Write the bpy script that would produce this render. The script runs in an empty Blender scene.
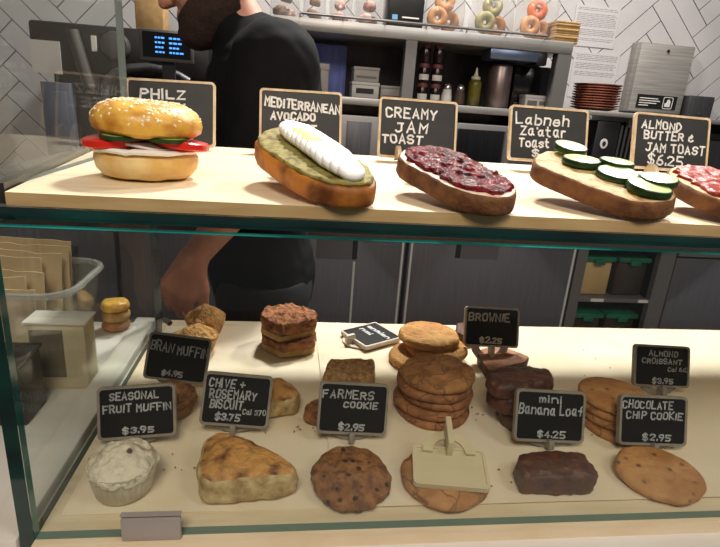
import bpy, bmesh, math, random
from mathutils import Vector, Matrix, noise
random.seed(7)
PI = math.pi
scene = bpy.context.scene
COL = scene.collection

# ------------------------------------------------------------------ camera, world, lights, exposure
H0 = 1.40                      # camera height above the floor
FPX, PCX, PCY = 530.0, 360.0, 273.5
vx = Vector((4000, 124, FPX)).normalized()
vd = Vector((-120, 1632, FPX)); vd = (vd - vx * vd.dot(vx)).normalized()
vy = vx.cross(vd)
ROT = Matrix((vx, vy, -vd))    # camera (right, down, forward) -> world
cam_d = bpy.data.cameras.new('camera'); cam = bpy.data.objects.new('camera', cam_d); COL.objects.link(cam)
cam_d.sensor_width = 36; cam_d.lens = FPX / 720 * 36; cam_d.clip_start = 0.02
cx_, cy_, cz_ = ROT @ Vector((1, 0, 0)), ROT @ Vector((0, -1, 0)), ROT @ Vector((0, 0, -1))
cam.matrix_world = Matrix(((cx_.x, cy_.x, cz_.x, 0), (cx_.y, cy_.y, cz_.y, 0), (cx_.z, cy_.z, cz_.z, H0), (0, 0, 0, 1)))
scene.camera = cam

world = bpy.data.worlds.new('world'); scene.world = world; world.use_nodes = True
world.node_tree.nodes['Background'].inputs[0].default_value = (0.84, 0.81, 0.80, 1)
world.node_tree.nodes['Background'].inputs[1].default_value = 0.16

def area(name, loc, target, size, power, col, size_y=None, spread=PI):
    d = bpy.data.lights.new(name, 'AREA'); d.energy = power; d.color = col; d.size = size; d.spread = spread
    if size_y: d.shape = 'RECTANGLE'; d.size_y = size_y
    o = bpy.data.objects.new(name, d); COL.objects.link(o); o.location = loc
    o.rotation_euler = (Vector(target) - Vector(loc)).to_track_quat('-Z', 'Y').to_euler()
    return o
area('ceiling_lamp_aisle', (0.30, 1.92, 2.95), (0.30, 0.75, 1.0), 0.22, 68, (1.0, 0.95, 0.88), 0.22)
area('ceiling_lamp_aisle', (1.45, 2.00, 2.95), (1.1, 0.75, 1.0), 0.22, 44, (1.0, 0.95, 0.88), 0.22)
area('ceiling_lamp_customer_side', (-0.2, -0.9, 2.9), (0.1, 0.7, 1.1), 0.8, 32, (1.0, 0.86, 0.70), 0.8)
area('ceiling_lamp_customer_side', (1.5, -0.5, 2.9), (0.9, 1.4, 1.1), 0.8, 14, (1.0, 0.95, 0.90), 0.8)
scene.view_settings.view_transform = 'Standard'
scene.view_settings.look = 'None'
scene.view_settings.exposure = 0.0
scene.view_settings.gamma = 1.0
scene.view_settings.use_curve_mapping = False
scene.cycles.transparent_max_bounces = 24
scene.cycles.max_bounces = 8
scene.cycles.caustics_reflective = False
scene.cycles.caustics_refractive = False

# ------------------------------------------------------------------ helpers
def P(px, py, x=None, y=None, z=None, plane=None, lean=None):
    """point on the photograph's ray that lies at a known depth / height (world metres)"""
    d = ROT @ Vector((px - PCX, py - PCY, FPX))
    if plane is not None:                       # z = a + c*y
        a, c = plane; t = (a - H0) / (d.z - c * d.y)
    elif lean is not None:                      # y = a + c*z
        a, c = lean; t = (a + c * H0) / (d.y - c * d.z)
    elif z is not None: t = (z - H0) / d.z
    elif y is not None: t = y / d.y
    else: t = x / d.x
    v = d * t; v.z += H0
    return v
ZT, ZB = H0 - 0.42, H0 - 0.090        # tray top, upper board top

def lin(c):
    return tuple(((v / 255) / 12.92 if v / 255 <= .04045 else ((v / 255 + .055) / 1.055) ** 2.4) for v in c) + (1,)

MATS = {}
def mat(name, c, rough=.5, metal=0, c2=None, ns=60, lo=.35, hi=.65, bump=0, bs=120, bd=.002, spec=.5, c3=None, vs=200, vlo=.08, vhi=.14,
        crack=0, cs=40, trans=0, alpha=1, emit=0, sss=0, stretch=None, coat=0):
    if name in MATS: return MATS[name]
    m = bpy.data.materials.new(name); m.use_nodes = True; MATS[name] = m
    nt = m.node_tree; b = nt.nodes['Principled BSDF']; N = nt.nodes.new; L = nt.links.new
    b.inputs['Base Color'].default_value = lin(c); b.inputs['Roughness'].default_value = rough; b.inputs['Metallic'].default_value = metal
    b.inputs['Specular IOR Level'].default_value = spec
    b.inputs['Transmission Weight'].default_value = trans; b.inputs['Alpha'].default_value = alpha
    b.inputs['Coat Weight'].default_value = coat
    if sss:
        b.inputs['Subsurface Weight'].default_value = sss; b.inputs['Subsurface Radius'].default_value = (.01, .006, .003); b.inputs['Subsurface Scale'].default_value = .5
    if emit:
        b.inputs['Emission Color'].default_value = lin(c); b.inputs['Emission Strength'].default_value = emit
    tc = N('ShaderNodeTexCoord'); vec = tc.outputs['Object']
    if stretch:
        mp = N('ShaderNodeMapping'); mp.inputs['Scale'].default_value = stretch; L(vec, mp.inputs[0]); vec = mp.outputs[0]
    out = None
    def mix(fac, a, bb):
        x = N('ShaderNodeMix'); x.data_type = 'RGBA'; L(fac, x.inputs[0])
        if isinstance(a, tuple): x.inputs[6].default_value = a
        else: L(a, x.inputs[6])
        if isinstance(bb, tuple): x.inputs[7].default_value = bb
        else: L(bb, x.inputs[7])
        return x.outputs[2]
    def ramp(v, l, h):
        r = N('ShaderNodeMapRange'); L(v, r.inputs[0]); r.inputs[1].default_value = l; r.inputs[2].default_value = h
        return r.outputs[0]
    if c2:
        n = N('ShaderNodeTexNoise'); n.inputs['Scale'].default_value = ns; n.inputs['Detail'].default_value = 5; L(vec, n.inputs[0])
        out = mix(ramp(n.outputs[0], lo, hi), lin(c), lin(c2))
    if c3:
        v = N('ShaderNodeTexVoronoi'); v.inputs['Scale'].default_value = vs; L(vec, v.inputs[0])
        out = mix(ramp(v.outputs['Distance'], vlo, vhi), lin(c3), out if out else lin(c))
    h = None
    if bump:
        n = N('ShaderNodeTexNoise'); n.inputs['Scale'].default_value = bs; n.inputs['Detail'].default_value = 6; L(vec, n.inputs[0]); h = n.outputs[0]
    if crack:
        n2 = N('ShaderNodeTexNoise'); n2.inputs['Scale'].default_value = cs * 1.2; L(vec, n2.inputs[0])
        ad = N('ShaderNodeMix'); ad.data_type = 'VECTOR'; ad.inputs[0].default_value = .05; L(vec, ad.inputs[4]); L(n2.outputs[1], ad.inputs[5])
        v = N('ShaderNodeTexVoronoi'); v.feature = 'DISTANCE_TO_EDGE'; v.inputs['Scale'].default_value = cs; L(ad.outputs[1], v.inputs[0])
        k = ramp(v.outputs['Distance'], 0.0, .06)
        if out: 
            out = mix(k, lin(tuple(q * (1 - .28 * crack) for q in c2 or c)), out)
        if h:
            mm = N('ShaderNodeMath'); mm.operation = 'MULTIPLY_ADD'; L(k, mm.inputs[0]); mm.inputs[1].default_value = crack; L(h, mm.inputs[2]); h = mm.outputs[0]
        else: h = k
    if h:
        bp = N('ShaderNodeBump'); bp.inputs['Strength'].default_value = bump or .5; bp.inputs['Distance'].default_value = bd; L(h, bp.inputs['Height']); L(bp.outputs[0], b.inputs['Normal'])
    if out: L(out, b.inputs['Base Color'])
    return m

def film(name, tint, gloss=.06, haze=0.0, hazecol=(200, 200, 200), rough=.0, graze=.9):
    """clear sheet: transparent with a Fresnel reflection and, if wanted, a little milky diffuse"""
    if name in MATS: return MATS[name]
    m = bpy.data.materials.new(name); m.use_nodes = True; MATS[name] = m
    nt = m.node_tree; nt.nodes.clear(); N = nt.nodes.new; L = nt.links.new
    o = N('ShaderNodeOutputMaterial'); t = N('ShaderNodeBsdfTransparent'); t.inputs[0].default_value = tint + (1,)
    g = N('ShaderNodeBsdfGlossy'); g.inputs['Roughness'].default_value = rough; g.inputs[0].default_value = (1, 1, 1, 1)
    lw = N('ShaderNodeLayerWeight'); lw.inputs[0].default_value = .5      # Schlick reflectance, the same from both faces
    p5 = N('ShaderNodeMath'); p5.operation = 'POWER'; L(lw.outputs['Facing'], p5.inputs[0]); p5.inputs[1].default_value = 5
    fr = N('ShaderNodeMath'); fr.operation = 'MULTIPLY_ADD'; L(p5.outputs[0], fr.inputs[0]); fr.inputs[1].default_value = graze; fr.inputs[2].default_value = gloss * .5
    s = t.outputs[0]
    if haze:
        d = N('ShaderNodeBsdfDiffuse'); d.inputs[0].default_value = lin(hazecol); mx = N('ShaderNodeMixShader'); mx.inputs[0].default_value = haze
        L(s, mx.inputs[1]); L(d.outputs[0], mx.inputs[2]); s = mx.outputs[0]
    mx = N('ShaderNodeMixShader'); L(fr.outputs[0], mx.inputs[0]); L(s, mx.inputs[1]); L(g.outputs[0], mx.inputs[2]); L(mx.outputs[0], o.inputs[0])
    return m

def link(o, parent=None):
    COL.objects.link(o)
    if parent: o.parent = parent
    return o
def tag(o, label, cat=None, group=None, kind=None):
    if label: o['label'] = label
    if cat: o['category'] = cat
    if group: o['group'] = group
    if kind: o['kind'] = kind
    return o
def thing(name, label, cat, loc=(0, 0, 0), rot=(0, 0, 0), group=None):
    o = bpy.data.objects.new(name, None); link(o); o.location = loc; o.rotation_euler = rot; o.empty_display_size = .03
    return tag(o, label, cat, group)
def obj(name, bm, ms, parent=None, smooth=True, loc=None, rot=None, angle=40):
    me = bpy.data.meshes.new(name)
    bmesh.ops.recalc_face_normals(bm, faces=bm.faces)
    if smooth:
        for f in bm.faces: f.smooth = True
        ca = math.radians(angle)
        for e in bm.edges:
            if len(e.link_faces) == 2 and e.calc_face_angle(0) > ca: e.smooth = False
    bm.to_mesh(me); bm.free()
    for m in (ms if isinstance(ms, (list, tuple)) else [ms]): me.materials.append(m)
    o = bpy.data.objects.new(name, me); link(o, parent)
    if loc is not None: o.location = loc
    if rot is not None: o.rotation_euler = rot
    return o
def copy_tree(o, parent=None):
    c = o.copy(); COL.objects.link(c)
    if parent: c.parent = parent
    for ch in [k for k in o.children]: copy_tree(ch, c)
    return c

def B(): return bmesh.new()
def box(bm, x0, x1, y0, y1, z0, z1, bev=0, mi=0, M=None):
    r = bmesh.ops.create_cube(bm, size=1); vs = r['verts']
    for v in vs: v.co = Vector((x0 + (v.co.x + .5) * (x1 - x0), y0 + (v.co.y + .5) * (y1 - y0), z0 + (v.co.z + .5) * (z1 - z0)))
    fs = set(f for v in vs for f in v.link_faces)
    if bev:
        es = list(set(e for v in vs for e in v.link_edges))
        rr = bmesh.ops.bevel(bm, geom=es, offset=bev, segments=2, affect='EDGES', profile=.5)
        fs = set(rr['faces']) | set(f for f in fs if f.is_valid); vs = list(set(v for f in fs for v in f.verts))
    for f in fs: f.material_index = mi
    if M is not None:
        for v in vs: v.co = M @ v.co
    return vs
def tube(bm, pts, r, n=8, mi=0, caps=True, closed=False):
    pts = [Vector(p) for p in pts]; rings = []; k = len(pts)
    for i, p in enumerate(pts):
        rad = r[i] if isinstance(r, (list, tuple)) else r
        a = pts[(i - 1) % k] if (i > 0 or closed) else p; b = pts[(i + 1) % k] if (i < k - 1 or closed) else p
        t = (b - a).normalized(); u = t.cross(Vector((0, 0, 1)))
        if u.length < .05: u = t.cross(Vector((0, 1, 0)))
        u.normalize(); w = u.cross(t).normalized()
        rings.append([bm.verts.new(p + (u * math.cos(q * 2 * PI / n) + w * math.sin(q * 2 * PI / n)) * rad) for q in range(n)])
    for i in range(k if closed else k - 1):
        A, C = rings[i], rings[(i + 1) % k]
        for q in range(n):
            f = bm.faces.new((A[q], A[(q + 1) % n], C[(q + 1) % n], C[q])); f.material_index = mi
    if caps and not closed:
        f = bm.faces.new(rings[0][::-1]); f.material_index = mi; f = bm.faces.new(rings[-1]); f.material_index = mi
def lathe(bm, prof, n=32, mi=0, c=(0, 0, 0), fn=None, mats=None):
    """prof: (radius, z) list; closed with fans where radius is 0"""
    c = Vector(c); rings = []
    for (r, z) in prof:
        if r < 1e-6: rings.append([bm.verts.new(c + Vector((0, 0, z)))])
        else:
            ring = []
            for q in range(n):
                a = q * 2 * PI / n; rr, zz = (r, z) if fn is None else fn(r, z, a)
                ring.append(bm.verts.new(c + Vector((rr * math.cos(a), rr * math.sin(a), zz))))
            rings.append(ring)
    for i in range(len(rings) - 1):
        A, C = rings[i], rings[i + 1]; m_ = mats[i] if mats else mi
        for q in range(n):
            if len(A) == 1 and len(C) == 1: continue
            if len(A) == 1: f = bm.faces.new((A[0], C[(q + 1) % n], C[q]))
            elif len(C) == 1: f = bm.faces.new((A[q], A[(q + 1) % n], C[0]))
            else: f = bm.faces.new((A[q], A[(q + 1) % n], C[(q + 1) % n], C[q]))
            f.material_index = m_
def smooth_loop(pts, n=72, it=3, cut=.25):
    pts = [Vector((p[0], p[1])) for p in pts]
    for _ in range(it):
        q = []
        for i in range(len(pts)):
            a, b = pts[i], pts[(i + 1) % len(pts)]; q += [a * (1 - cut) + b * cut, a * cut + b * (1 - cut)]
        pts = q
    L = [0]
    for i in range(len(pts)): L.append(L[-1] + (pts[(i + 1) % len(pts)] - pts[i]).length)
    out = []; j = 0
    for k in range(n):
        t = L[-1] * k / n
        while L[j + 1] < t: j += 1
        a, b = pts[j], pts[(j + 1) % len(pts)]; out.append(a.lerp(b, (t - L[j]) / max(1e-9, L[j + 1] - L[j])))
    return out
def fbm(p, s, o=3):
    return sum(noise.noise(p * s * 2 ** k) / 2 ** k for k in range(o))
def mound(bm, loop, h, edge=.006, dome=0.0, amp=.001, ns=60, z0=0.0, seed=0, rings=14, under=.0, topmat=0, sidemat=0, side_amp=None, crack=None, zfun=None):
    """a baked piece: plan outline 'loop', thickness h, rounded edge, domed lumpy top"""
    n = len(loop); c = sum(loop, Vector((0, 0))) / n; off = Vector((seed * 3.7, seed * 1.3, seed * .7))
    rmean = sum((p - c).length for p in loop) / n
    e = min(edge, h / 2, rmean * .5); prof = []      # (shrink distance, z)
    prof.append((None, 0))
    prof += [(e * .6, z0 + under), (e * .2, z0 + e * .25), (0, z0 + e * .8)]
    k = 3
    for i in range(1, k): prof.append((0, z0 + e * .8 + (h - 1.6 * e) * i / k))
    prof += [(0, z0 + h - e), (e * .13, z0 + h - e * .5), (e * .5, z0 + h - e * .13), (e, z0 + h)]
    tops = len(prof)
    vs = []
    def put(p, z, w):
        q = Vector((p.x, p.y, z))
        if zfun: q.z += zfun(p) * max(0, min(1, (z - z0) / h))
        d = fbm(q + off, ns) * amp
        if crack and z > z0 + h * .5:
            d -= crack[1] * max(0, 1 - abs(noise.noise((q + off * 2) * crack[0])) / .09)
        dirv = Vector((p.x - c.x, p.y - c.y, 0)); dirv = dirv.normalized() * (1 - w) + Vector((0, 0, w))
        return bm.verts.new(q + dirv * d * (1 if w > .3 else (1 if side_amp is None else side_amp)))
    base = [bm.verts.new((c + (p - c) * .5).to_3d() + Vector((0, 0, z0 + under))) for p in loop]
    vs.append(base)
    for i, (s, z) in enumerate(prof[1:]):
        w = 0 if i < 5 else min(1, (i - 4) / 3)
        vs.append([put(c + (p - c) * (1 - s / max(1e-6, (p - c).length)), z, w) for p in loop])
    for j in range(1, rings):
        t = 1 - j / rings
        row = []
        for p in loop:
            f = (1 - e / max(1e-6, (p - c).length)) * t
            row.append(put(c + (p - c) * f, z0 + h + dome * (1 - t * t), 1))
        vs.append(row)
    for i in range(len(vs) - 1):
        for q in range(n):
            f = bm.faces.new((vs[i][q], vs[i][(q + 1) % n], vs[i + 1][(q + 1) % n], vs[i + 1][q]))
            f.material_index = sidemat if i < tops - 2 else topmat
    f = bm.faces.new(vs[-1]); f.material_index = topmat
    f = bm.faces.new(base[::-1]); f.material_index = sidemat
def circle(r, n=64, jit=.0, seed=0, sx=1, sy=1):
    out = []
    for k in range(n):
        a = 2 * PI * k / n; rr = r * (1 + jit * noise.noise(Vector((math.cos(a) * 1.6 + seed * 5.1, math.sin(a) * 1.6, seed))))
        out.append(Vector((rr * math.cos(a) * sx, rr * math.sin(a) * sy)))
    return out
def ellips(bm, c, r, M=None, seg=10, rng=6, mi=0):
    rr = bmesh.ops.create_uvsphere(bm, u_segments=seg, v_segments=rng, radius=1)
    c = Vector(c)
    for v in rr['verts']:
        v.co = Vector((v.co.x * r[0], v.co.y * r[1], v.co.z * r[2]))
        if M is not None: v.co = M @ v.co
        v.co += c
    for f in set(f for v in rr['verts'] for f in v.link_faces): f.material_index = mi
    return rr['verts']
def rrect(w, h, r, n=5):
    out = []
    for (sx, sy, a0) in ((1, 1, 0), (-1, 1, PI / 2), (-1, -1, PI), (1, -1, 1.5 * PI)):
        for k in range(n + 1):
            a = a0 + k * PI / 2 / n
            out.append(Vector((sx * (w / 2 - r) + r * math.cos(a), sy * (h / 2 - r) + r * math.sin(a))))
    return out
def prism(bm, loop, y0, y1, mi=0):
    """loop in XZ extruded along Y"""
    a = [bm.verts.new((p[0], y0, p[1])) for p in loop]; b = [bm.verts.new((p[0], y1, p[1])) for p in loop]
    n = len(loop); fs = [bm.faces.new(a), bm.faces.new(b[::-1])]
    for q in range(n): fs.append(bm.faces.new((a[q], b[q], b[(q + 1) % n], a[(q + 1) % n])))
    for f in fs: f.material_index = mi
def prism_z(bm, loop, z0, z1, mi=0):
    a = [bm.verts.new((p[0], p[1], z0)) for p in loop]; b = [bm.verts.new((p[0], p[1], z1)) for p in loop]
    n = len(loop); fs = [bm.faces.new(a[::-1]), bm.faces.new(b)]
    for q in range(n): fs.append(bm.faces.new((a[q], a[(q + 1) % n], b[(q + 1) % n], b[q])))
    for f in fs: f.material_index = mi
def ring_prism(bm, outer, inner, y0, y1, mi=0):
    n = len(outer); R = []
    for lp, y in ((outer, y0), (inner, y0), (inner, y1), (outer, y1)): R.append([bm.verts.new((p[0], y, p[1])) for p in lp])
    for i in range(4):
        A, C = R[i], R[(i + 1) % 4]
        for q in range(n):
            f = bm.faces.new((A[q], A[(q + 1) % n], C[(q + 1) % n], C[q])); f.material_index = mi

# ------------------------------------------------------------------ hand lettering
GL = {'A': '00 26 40|12 32', 'B': '00 06 36 45 44 33 03|33 42 41 30 00', 'C': '45 36 16 05 01 10 30 41', 'D': '00 06 26 44 42 20 00', 'E': '40 00 06 46|03 33',
 'F': '00 06 46|03 33', 'G': '45 36 16 05 01 10 30 41 43 23', 'H': '00 06|40 46|03 43', 'I': '00 06', 'J': '16 46|36 31 20 10 01', 'K': '00 06|46 03 40', 'L': '06 00 40',
 'M': '00 06 23 46 40', 'N': '00 06 40 46', 'O': '16 05 01 10 30 41 45 36 16', 'P': '00 06 36 45 44 33 03', 'R': '00 06 36 45 44 33 03|23 40', 'S': '45 36 16 05 04 13 33 42 41 30 10 01',
 'T': '06 46|26 20', 'U': '06 01 10 30 41 46', 'V': '06 20 46', 'W': '06 10 23 30 46', 'X': '00 46|06 40', 'Y': '06 23 46|23 20', 'Z': '06 46 00 40',
 '0': '16 05 01 10 30 41 45 36 16', '1': '00 06', '2': '05 16 36 45 44 00 40', '3': '05 16 36 45 44 33 23|33 42 41 30 10 01', '4': '30 36 02 42', '5': '46 06 03 33 42 41 30 00',
 '6': '36 15 02 01 10 30 41 42 33 13 02', '7': '06 46 10', '9': '43 13 04 05 16 36 45 43 20', '$': '45 36 16 05 04 13 33 42 41 30 10 01|27 2-', '.': '00 01', '+': '21 25|03 43', '&': '34 25 14 23 03 01 20 41',
 "'": '06 05', 'a': '34 14 03 01 10 20 32|34 31 40', 'b': '06 00 30 41 43 34 04', 'e': '02 42 43 34 14 03 01 10 30 41', 'h': '06 00|03 14 34 43 40', 'i': '00 04|06 06', 'l': '06 00',
 'm': '00 04|03 14 23 20|23 34 43 40', 'n': '00 04|03 14 34 43 40', 'o': '14 03 01 10 30 41 43 34 14', 'r': '00 04|02 14 34', 's': '43 34 14 03 32 41 30 10 01', 't': '16 11 20 30|04 34', 'f': '46 36 25 20|03 43'}
def write(bm, text, x0, x1, zb, h, wd, y=0.0, slope=0.0, seed=1):
    """flat painted strokes in the XZ plane, fitted between x0 and x1, baseline zb"""
    rnd = random.Random(seed); adv = []; cnt = 0
    for ch in text: adv.append(3.2 if ch == ' ' else (2.5 if ch in "I1il" else (1.6 if ch in ".'" else 6.3)))
    tot = sum(adv) - 2.2; sx = (x1 - x0) / tot; x = x0
    for ch, a in zip(text, adv):
        if ch in GL:
            dz = rnd.uniform(-.05, .05) * h; hs = rnd.uniform(.86, 1.08); sl = rnd.uniform(-.05, .12)
            for st in GL[ch].split('|'):
                pts = []
                for pr in st.split():
                    gx = int(pr[0]); gz = -1 if pr[1] == '-' else int(pr[1])
                    xx = x + gx * sx + rnd.uniform(-.2, .2) * sx + sl * gz / 6 * h
                    pts.append(Vector((xx, zb + dz + gz / 6 * h * hs + rnd.uniform(-.03, .03) * h + slope * (xx - x0))))
                lay = y - 2.5e-5 * (cnt % 7); cnt += 1; Lf, Rt = [], []
                for i, p in enumerate(pts):
                    d0 = (p - pts[i - 1]).normalized() if i else (pts[1] - p).normalized(); d1 = (pts[i + 1] - p).normalized() if i < len(pts) - 1 else d0
                    tn = (d0 + d1); tn = tn.normalized() if tn.length > .2 else d0
                    nn = Vector((-tn.y, tn.x)); ww = wd / 2 / max(.55, abs(nn.dot(Vector((-d0.y, d0.x)))))
                    ext = tn * wd * .45 * (-1 if i == 0 else (1 if i == len(pts) - 1 else 0))
                    Lf.append(bm.verts.new((p.x + nn.x * ww + ext.x, lay, p.y + nn.y * ww + ext.y))); Rt.append(bm.verts.new((p.x - nn.x * ww + ext.x, lay, p.y - nn.y * ww + ext.y)))
                for i in range(len(pts) - 1): bm.faces.new((Rt[i], Rt[i + 1], Lf[i + 1], Lf[i]))
        x += a * sx

# ------------------------------------------------------------------ materials
m_steel = mat('brushed_steel', (150, 148, 146), .34, 1, c2=(132, 130, 130), ns=8, stretch=(1, 1, 60), bump=.03, bs=30)
m_steel_dk = mat('dark_steel', (96, 95, 98), .42, .75, c2=(84, 83, 88), ns=6, stretch=(30, 1, 1))
m_black = mat('black_plastic', (18, 18, 20), .4)
m_black_gl = mat('black_glossy', (10, 10, 12), .15)
m_gap = mat('dark_gap', (8, 8, 9), .8)
m_tile = mat('grey_wall_tile', (196, 194, 194), .35, c2=(182, 180, 182), ns=3, bump=.02, bs=20)
m_grout = mat('dark_grout', (44, 42, 42), .9)
m_white = mat('white_solid_surface', (226, 222, 216), .3, c2=(220, 214, 206), ns=9)
m_maple = mat('pale_maple_board', (232, 216, 186), .5, c2=(222, 202, 168), ns=14, stretch=(1, 7, 1), bump=.03, bs=60)
m_mapleedge = mat('maple_edge', (196, 168, 120), .55, c2=(182, 150, 104), ns=20, stretch=(1, 1, 8))
m_parch = mat('parchment_paper', (240, 226, 202), .55, c2=(234, 216, 186), ns=9, bump=.05, bs=14, bd=.004)
m_slate = mat('chalkboard_black', (30, 30, 33), .55, c2=(44, 44, 47), ns=22, lo=.4, hi=.8)
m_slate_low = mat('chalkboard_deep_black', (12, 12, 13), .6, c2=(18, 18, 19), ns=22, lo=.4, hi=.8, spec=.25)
m_frame = mat('pale_wood_frame', (222, 206, 182), .5, c2=(200, 172, 134), ns=60)
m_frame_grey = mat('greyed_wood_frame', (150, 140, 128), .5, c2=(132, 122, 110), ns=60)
m_frame_white = mat('whitewashed_frame', (214, 206, 194), .5, c2=(200, 190, 176), ns=60)
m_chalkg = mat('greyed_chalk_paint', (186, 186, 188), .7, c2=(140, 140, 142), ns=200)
m_chalk = mat('white_chalk_paint', (238, 238, 238), .6, c2=(205, 205, 208), ns=260)
m_glass = film('clear_glass', (.965, .985, .975), .05)
m_glass_side = film('side_glass', (.95, .97, .96), .072, haze=.018, hazecol=(210, 205, 195), graze=.3)
m_paneedge = mat('pale_pane_edge', (120, 130, 130), .2, spec=.8)
m_bottomedge = mat('grey_green_glass_edge', (104, 128, 116), .2)
m_glassedge = mat('dark_green_glass_edge', (6, 58, 54), .08, c2=(3, 26, 26), ns=9, stretch=(1, 1, 3), spec=.8)
m_glassedge2 = mat('bright_teal_glass_edge', (30, 120, 112), .12, c2=(14, 82, 78), ns=7, spec=.8)
m_acrylic = film('clear_acrylic', (.95, .95, .94), .08, haze=.10, hazecol=(225, 220, 210))
m_rim = film('milky_plastic_rim', (.80, .80, .80), .07, haze=.35, hazecol=(200, 198, 194))

# ------------------------------------------------------------------ structure
def herring(bm, x0, x1, z0, z1, y, L=.345, W=.08625, g=.004):
    """herringbone of raised tiles turned 45 degrees on the wall plane y"""
    c, s = math.cos(PI / 4), math.sin(PI / 4); k = int(round(L / W)); n = int(3.2 / W)
    cx, cz = (x0 + x1) / 2, (z0 + z1) / 2
    for i in range(-n, n):
        for j in range(-n, n):
            m = (i - j) % (2 * k)
            if m == 0: a, b, w, h = i * W, j * W, L, W            # horizontal
            elif m == k: a, b, w, h = i * W, j * W, W, L          # placeholder, replaced below
            else: continue
            if m == k: b = (j - k + 1) * W
            q = []
            for (u, v) in ((a + g / 2, b + g / 2), (a + w - g / 2, b + g / 2), (a + w - g / 2, b + h - g / 2), (a + g / 2, b + h - g / 2)):
                q.append((cx + u * c - v * s, cz + u * s + v * c))
            mx, mz = sum(t[0] for t in q) / 4, sum(t[1] for t in q) / 4
            if not (x0 < mx < x1 and z0 < mz < z1): continue
            dz = random.uniform(-.0006, .0006)
            f = [bm.verts.new((t[0], y - .003 + dz, t[1])) for t in q]; bb = [bm.verts.new((t[0], y + .001, t[1])) for t in q]
            bm.faces.new(f).material_index = 1
            for t in range(4): bm.faces.new((f[t], bb[t], bb[(t + 1) % 4], f[(t + 1) % 4])).material_index = 1
YW = 2.62
bm = B(); box(bm, -2.2, 4.2, YW, YW + .1, 0, 3.0); herring(bm, -2.1, 4.1, .5, 2.75, YW)
tag(obj('wall_back', bm, [m_grout, m_tile], smooth=False), None, kind='structure')
bm = B(); box(bm, -2.2, 4.2, -2.5, YW + .1, -.08, 0)
tag(obj('floor', bm, mat('concrete_floor', (120, 114, 106), .5, c2=(104, 98, 92), ns=3), smooth=False), None, kind='structure')
bm = B(); box(bm, -2.3, -2.2, -2.5, YW + .1, 0, 3.0)
tag(obj('wall_left', bm, mat('dark_wall_paint', (70, 66, 62), .8), smooth=False), None, kind='structure')
#@@STRUCT

# ------------------------------------------------------------------ service counter and display case
GX, GY, SY = -.235, .435, .955
FY = .460                                 # front edge of the upper shelf           # left glass face, front glass face, back of the case
SX = 1.75                                 # right end, out of frame
t = thing('service_counter', 'white topped service counter carrying the glass pastry case', 'counter', (.4, .7, 0))
def sub(name, bm, ms, root, **k):
    o = obj(name, bm, ms, None, **k); o.parent = root; o.matrix_parent_inverse = Matrix.Translation(-Vector(root.location)); return o
bm = B(); box(bm, -1.3, SX + .1, .36, .965, 0, ZT - .055); sub('cabinet_body', bm, mat('counter_front_wood', (120, 92, 64), .5, c2=(100, 74, 50), ns=5, stretch=(1, 1, 9)), t, smooth=False)
bm = B(); box(bm, -1.3, SX + .12, .33, .985, ZT - .055, ZT - .014, bev=.004); sub('worktop', bm, m_white, t)

case = thing('display_case', 'two-level glass pastry case with green glass edges and pale lined deck', 'display case', (GX, GY, ZT - .014))
def cpart(name, bm, ms, label=None, parent=None, **k):
    o = obj(name, bm, ms, None, **k); o.parent = parent or case
    o.matrix_parent_inverse = Matrix.Translation(-Vector(case.location))
    if label: o['label'] = label
    return o
bm = B(); box(bm, GX + .0005, SX, GY - .009, SY + .012, ZT - .0138, ZT - .0012); cpart('deck', bm, m_maple, smooth=False)
bm = B(); box(bm, GX - .050, GX - .0145, GY - .004, SY + .016, ZT - .014, ZT + .002, bev=.002); cpart('side_rail', bm, m_white, 'white strip along the left side of the case')
ZS = ZB - .011                            # top of the glass shelf
def pane(name, x0, x1, y0, y1, z0, z1, thin, label=None, gm=None, em=None, bm_=None):
    bm = B(); vs = box(bm, x0, x1, y0, y1, z0, z1)
    ax = {'x': 0, 'y': 1, 'z': 2}[thin]; bm.normal_update()
    for f in bm.faces:
        f.material_index = 0 if abs(f.normal[ax]) > .9 else (2 if bm_ and f.normal.z < -.9 else 1)
    return cpart(name, bm, [gm or m_glass, em or m_glassedge] + ([bm_] if bm_ else []), label, smooth=False)
pane('front_glass', GX + .0005, SX, GY, GY + .010, ZT - .0011, ZS - .0117, 'y', 'clear front glass pane', em=m_glassedge2, bm_=m_bottomedge)
pane('side_glass', GX - .013, GX, GY, SY, ZT - .0138, ZS - .0117, 'x', 'left end pane with dark green edge', gm=m_glass_side)
pane('side_glass', GX - .014, GX - .004, FY + .002, .838, ZB + .0003, H0 + .42, 'x', 'upper left end pane', gm=m_glass_side, em=m_paneedge)
pane('glass_shelf', GX - .10, SX, FY - .004, SY + .03, ZS - .011, ZS - .0004, 'z', 'upper glass shelf with dark green edge')
# steel clamp at the foot of the front glass
c = P(153, 526, y=GY - .006); cz0, cz1 = P(153, 538, y=GY - .006).z, P(153, 516, y=GY - .006).z
bm = B(); box(bm, c.x - .030, c.x + .026, GY - .007, GY - .0005, ZT - .0010, cz1 - .003, bev=.002); box(bm, c.x - .030, c.x + .026, GY - .006, GY - .0004, cz1 - .0005, cz1 + .0005)
cpart('glass_clamp', bm, mat('grey_metal', (168, 160, 156), .4, .3), 'grey metal clamp holding the front glass')
c = P(153, 322, z=ZT)
bm = B(); tube(bm, [(GX + .004, SY - .04, ZT - .001), (GX + .006, SY - .045, ZT + .02), (GX + .02, SY - .06, ZT + .03), (GX + .03, SY - .07, ZT + .028)], .005, 8); cpart('pane_bracket', bm, m_steel, 'small chrome bracket at the rear pane')

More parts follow.
